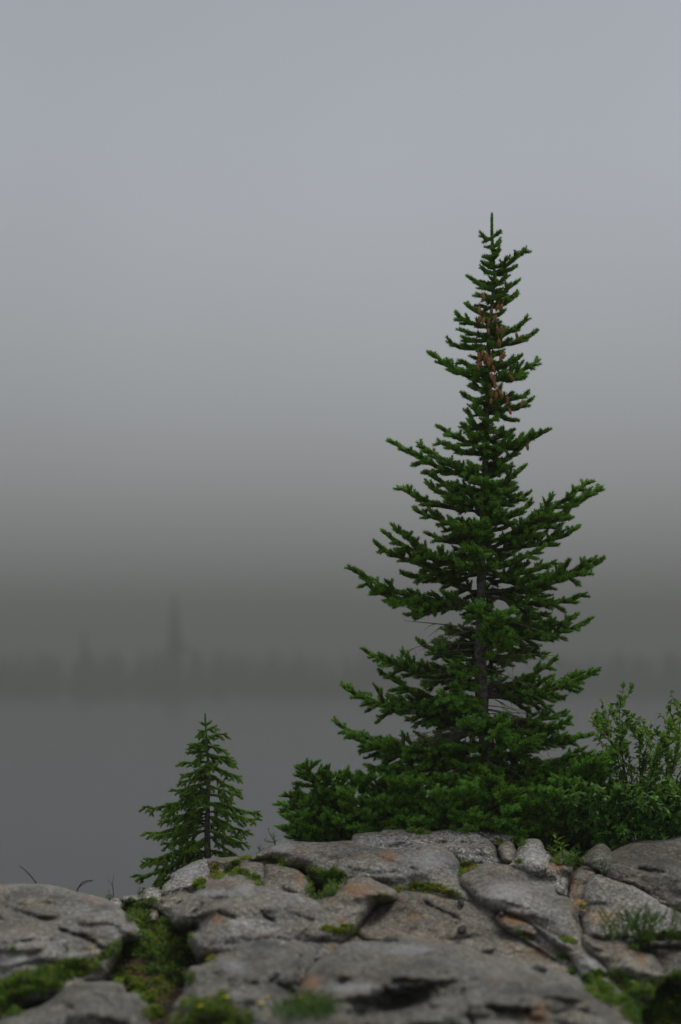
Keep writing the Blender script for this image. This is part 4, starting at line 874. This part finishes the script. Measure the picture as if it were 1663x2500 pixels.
patch('green herb strip along the foot of the huge left boulder', [(20, 2418, 40, 18), (70, 2400, 40, 20), (125, 2385, 40, 18), (175, 2368, 40, 18), (215, 2362, 26, 14), (10, 2450, 30, 20), (60, 2430, 40, 12), (120, 2415, 30, 12), (20, 2470, 30, 12)], 2900, .05, (.15, .6))
patch('green fringe on the upper right rim of the bottom left boulder', [(315, 2398, 26, 7), (340, 2415, 22, 9), (365, 2438, 18, 9), (290, 2392, 20, 4)], 520, .035, (.45, .75))
patch('yellow-green tuft at the lower right of the bottom left boulder', [(375, 2475, 22, 14)], 260, .035, (.4, .75))
patch('yellow tuft on the left shoulder of the lumpy front boulder', [(513, 2335, 10, 7), (508, 2345, 6, 6)], 110, .03, (.55, .9))
patch('blurred dark herbs at the bottom edge left of centre', [(470, 2462, 36, 12), (510, 2470, 34, 20), (545, 2455, 16, 24), (560, 2490, 50, 18), (480, 2495, 60, 12)], 800, .06, (.2, .7))
patch('blurred dark green grass clump at the bottom edge in the centre', [(745, 2485, 60, 16), (760, 2475, 40, 18), (700, 2490, 30, 12)], 190, .11, (.35, .8), 'grass', mt='grass', name='grass')
patch('tall grass growing below the big rounded boulder at right', [(1560, 2300, 24, 8), (1545, 2290, 40, 6), (1580, 2310, 10, 12), (1500, 2288, 24, 5), (1640, 2285, 30, 6)], 95, .19, (.25, .7), 'grass', mt='grass', name='grass')
patch('dark low herbs in the gap below the big rounded boulder', [(1570, 2312, 30, 10), (1640, 2290, 40, 8), (1510, 2292, 30, 4), (1590, 2290, 24, 6)], 700, .045, (.05, .4))
patch('short green strip on the pale sloping slab', [(1376, 2292, 8, 5), (1392, 2300, 12, 5)], 120, .02, (.45, .75))
patch('moss in the narrow crack of the rusty ridge', [(1372, 2338, 8, 6), (1396, 2372, 5, 7), (1268, 2275, 6, 4), (1288, 2290, 6, 4)], 120, .018, (.3, .6))
patch('green herbs in the gap between foreground rock and pale slab', [(1440, 2392, 18, 8), (1450, 2410, 22, 14), (1475, 2425, 24, 16), (1500, 2446, 28, 9), (1460, 2385, 14, 8)], 1100, .04, (.3, .65))
patch('grassy green strip beside the pale sloping slab', [(1508, 2385, 14, 12), (1525, 2400, 16, 14), (1545, 2425, 22, 18), (1560, 2445, 26, 16)], 700, .05, (.35, .65))
patch('dark herbs filling the bottom right corner', [(1600, 2440, 40, 24), (1640, 2420, 50, 26), (1580, 2475, 50, 24), (1640, 2480, 60, 26), (1560, 2465, 30, 16), (1655, 2395, 26, 12)], 3200, .06, (.15, .6))
patch('blurred grass blades in the bottom right corner', [(1630, 2420, 50, 18), (1600, 2470, 60, 24)], 160, .12, (.3, .7), 'grass', mt='grass', name='grass')
patch('sparse dry herbs beside the soil at lower left', [(330, 2370, 60, 8), (400, 2420, 20, 20), (380, 2400, 30, 10)], 260, .025, (.3, .9))
patch('grass sprouts on top of the huge left boulder', [(172, 2168, 8, 3), (30, 2320, 6, 5)], 24, .03, (.3, .6))
# scattered litter and pebbles on the bare soil
Bp, Fp, off = [], [], 0
ico = np.array([(1, 0, 0), (-1, 0, 0), (0, 1, 0), (0, -1, 0), (0, 0, .6), (0, 0, -.6)]); icf = np.array([(0, 2, 4), (2, 1, 4), (1, 3, 4), (3, 0, 4), (2, 0, 5), (1, 2, 5), (3, 1, 5), (0, 3, 5)])
for _ in range(900):
    px = random.uniform(230, 470); py = random.uniform(2340, 2500); t = BVH[0].ray_cast(Vector((0, 0, 0)), W(px, py, 1).normalized())
    if t[0] is None: continue
    Bp.append(ico * random.uniform(.003, .011) * rng.uniform(.6, 1.3, (1, 3)) + vec(t[0])); Fp.append(icf + off); off += 6
o = mesh_np('gravel', np.concatenate(Bp), np.concatenate(Fp), M['brown']); tag(o, 'fine gravel strewn on the brown soil at lower left', 'gravel', kind='stuff')

# ------------------------------------------------------------------ flowers, twigs, leaf
def flower(label, px, py, tx_, ty_, heads, hr, name='wildflower'):
    h = hit_down(px, py); p0 = h[0]; rt = empty(name, p0); tag(rt, label, 'flower'); T = W(tx_, ty_, p0.y - .01)
    P = bez(vec(p0), vec(p0) + [0, 0, .02], vec(T) - [0, 0, .02], vec(T), 6) - vec(p0)
    ls = [(P, np.linspace(.0022, .0014, 6))]; pos = []
    for q in range(heads):
        d = vec([random.gauss(0, .018), random.gauss(0, .014), random.gauss(0, .009)]) if heads > 1 else vec([0, 0, 0]); e = P[-1] + d
        pos.append(e)
        if heads > 1: ls.append((np.array([P[-2], (P[-2] + e) / 2 + [0, 0, -.002], e]), [.001, .001, .001]))
    v, f = tubes(ls, 4); mesh_np('stem', v, f, M['twig'], rt)
    for e in pos:
        n = 9; a = np.arange(n) * 2 * np.pi / n; d = np.stack([np.cos(a), np.sin(a), np.full(n, .35)], 1)
        v, f, t_ = leaves(np.zeros((n, 3)), d, hr, hr * .6, np.ones(n), .1, .05, .6)
        v2 = np.concatenate([v, ico * hr * .35 + [0, 0, hr * .2]]); o = mesh_np('flower_head', v2, [f, icf + len(v)], M['yellow'], rt); o.location = e
flower('cluster of yellow flowers on thin stems left of the big rounded boulder', 1415, 2255, 1416, 2205, 14, .013)
flower('smaller yellow bloom just below the yellow flower cluster', 1420, 2250, 1428, 2222, 4, .011)
for lab, px, py, ax_, ay_, hr in [('yellow bloom above the blurred herbs at bottom left of centre', 552, 2462, 552, 2436, .013), ('yellow bloom in the herbs at the very left of the bottom clump', 490, 2475, 490, 2457, .010),
                         ('larger yellow bloom on the lumpy front boulder', 636, 2470, 635, 2451, .015), ('upper yellow bloom on the lumpy front boulder', 652, 2452, 651, 2434, .012),
                         ('lowest yellow bloom on the lumpy front boulder', 656, 2490, 656, 2478, .010), ('yellow bloom above the blurred grass clump in the bottom centre', 738, 2460, 738, 2434, .012),
                         ('yellow bloom beside the brown boulder in the right foreground', 1542, 2420, 1542, 2398, .010), ('pale yellow bloom in the dark herbs near the right corner', 1590, 2460, 1590, 2435, .009),
                         ('pale yellow bloom closest to the right corner', 1652, 2460, 1652, 2432, .012), ('lower pale yellow bloom near the right corner', 1638, 2470, 1638, 2447, .009),
                         ('orange-yellow bloom left of the central hump', 416, 2255, 416, 2238, .011), ('tiny yellow bloom on the lower flank of the huge left boulder', 221, 2330, 221, 2314, .010)]:
    flower(lab, px, py, ax_, ay_, 1, hr * 1.5)
def twig(label, base, pts, r=.004, forks=()):
    h = W(*base); z = float(ground_z(h.x, h.y)); P = [(h.x, h.y, z)] + [tuple(W(*p)) for p in pts]
    rt_o = vec(P[0]); ls = [(np.array([vec(p) for p in P]) - rt_o, np.linspace(r, r * .35, len(P)))]
    for fk in forks: ls.append((np.array([vec(W(*p)) for p in fk]) - rt_o, np.linspace(r * .6, r * .3, len(fk))))
    v, f = tubes(ls, 5); o = mesh_np('dead_twig', v, f, M['twig']); o.location = rt_o; tag(o, label, 'twig', 'bare twigs on the skyline')
twig('straight dark twig slanting left above the huge left boulder', (95, 2190, 14.7), [(88, 2155, 14.7), (75, 2138, 14.7), (62, 2125, 14.7), (47, 2113, 14.7)], .0055)
twig('arched forked twig above the huge left boulder', (185, 2200, 14.8), [(190, 2170, 14.8), (200, 2155, 14.8), (212, 2150, 14.8), (228, 2149, 14.8)], .0055, [[(193, 2166, 14.8), (204, 2158, 14.8), (216, 2152, 14.8), (226, 2151, 14.8)]])
twig('upright pale forked twig left of the small spruce', (279, 2215, 15.2), [(277, 2180, 15.2), (275, 2160, 15.2), (278, 2136, 15.2)], .0035, [[(276, 2165, 15.2), (270, 2155, 15.2), (262, 2149, 15.2)]])
h = hit(1392, 2180); v, f, t_ = leaves(np.zeros((1, 3)), np.array([[1, -.2, .1]]), .048, .026, np.array([.5]), .4, .2, .5)
h2 = hit_down(1389, 2167); o = mesh_np('fallen_leaf', v, f, M['orange']); o.location = h2[0] + Vector((-.02, -.02, .012)); tag(o, 'curled orange fallen leaf in the dark cleft', 'leaf')

# ------------------------------------------------------------------ the mist
m = bpy.data.materials.new('haze'); m.use_nodes = True; nt = m.node_tree; nt.nodes.clear()
pv = nt.nodes.new('ShaderNodeVolumePrincipled'); pv.inputs['Color'].default_value = (.345, .35, .325, 1); pv.inputs['Density'].default_value = .0019
ou = nt.nodes.new('ShaderNodeOutputMaterial'); nt.links.new(pv.outputs[0], ou.inputs['Volume'])
x0, x1, y0, y1, z0, z1 = -1120, 1120, -60, 1500, -28, 26.0
V = [(x, y, z) for z in (z0, z1) for y in (y0, y1) for x in (x0, x1)]
hz = mesh_np('haze', V, [[(0, 2, 3, 1), (4, 5, 7, 6), (0, 1, 5, 4), (2, 6, 7, 3), (0, 4, 6, 2), (1, 3, 7, 5)]], m); hz['kind'] = 'stuff'; hz['label'] = 'thick grey mist over the lake'
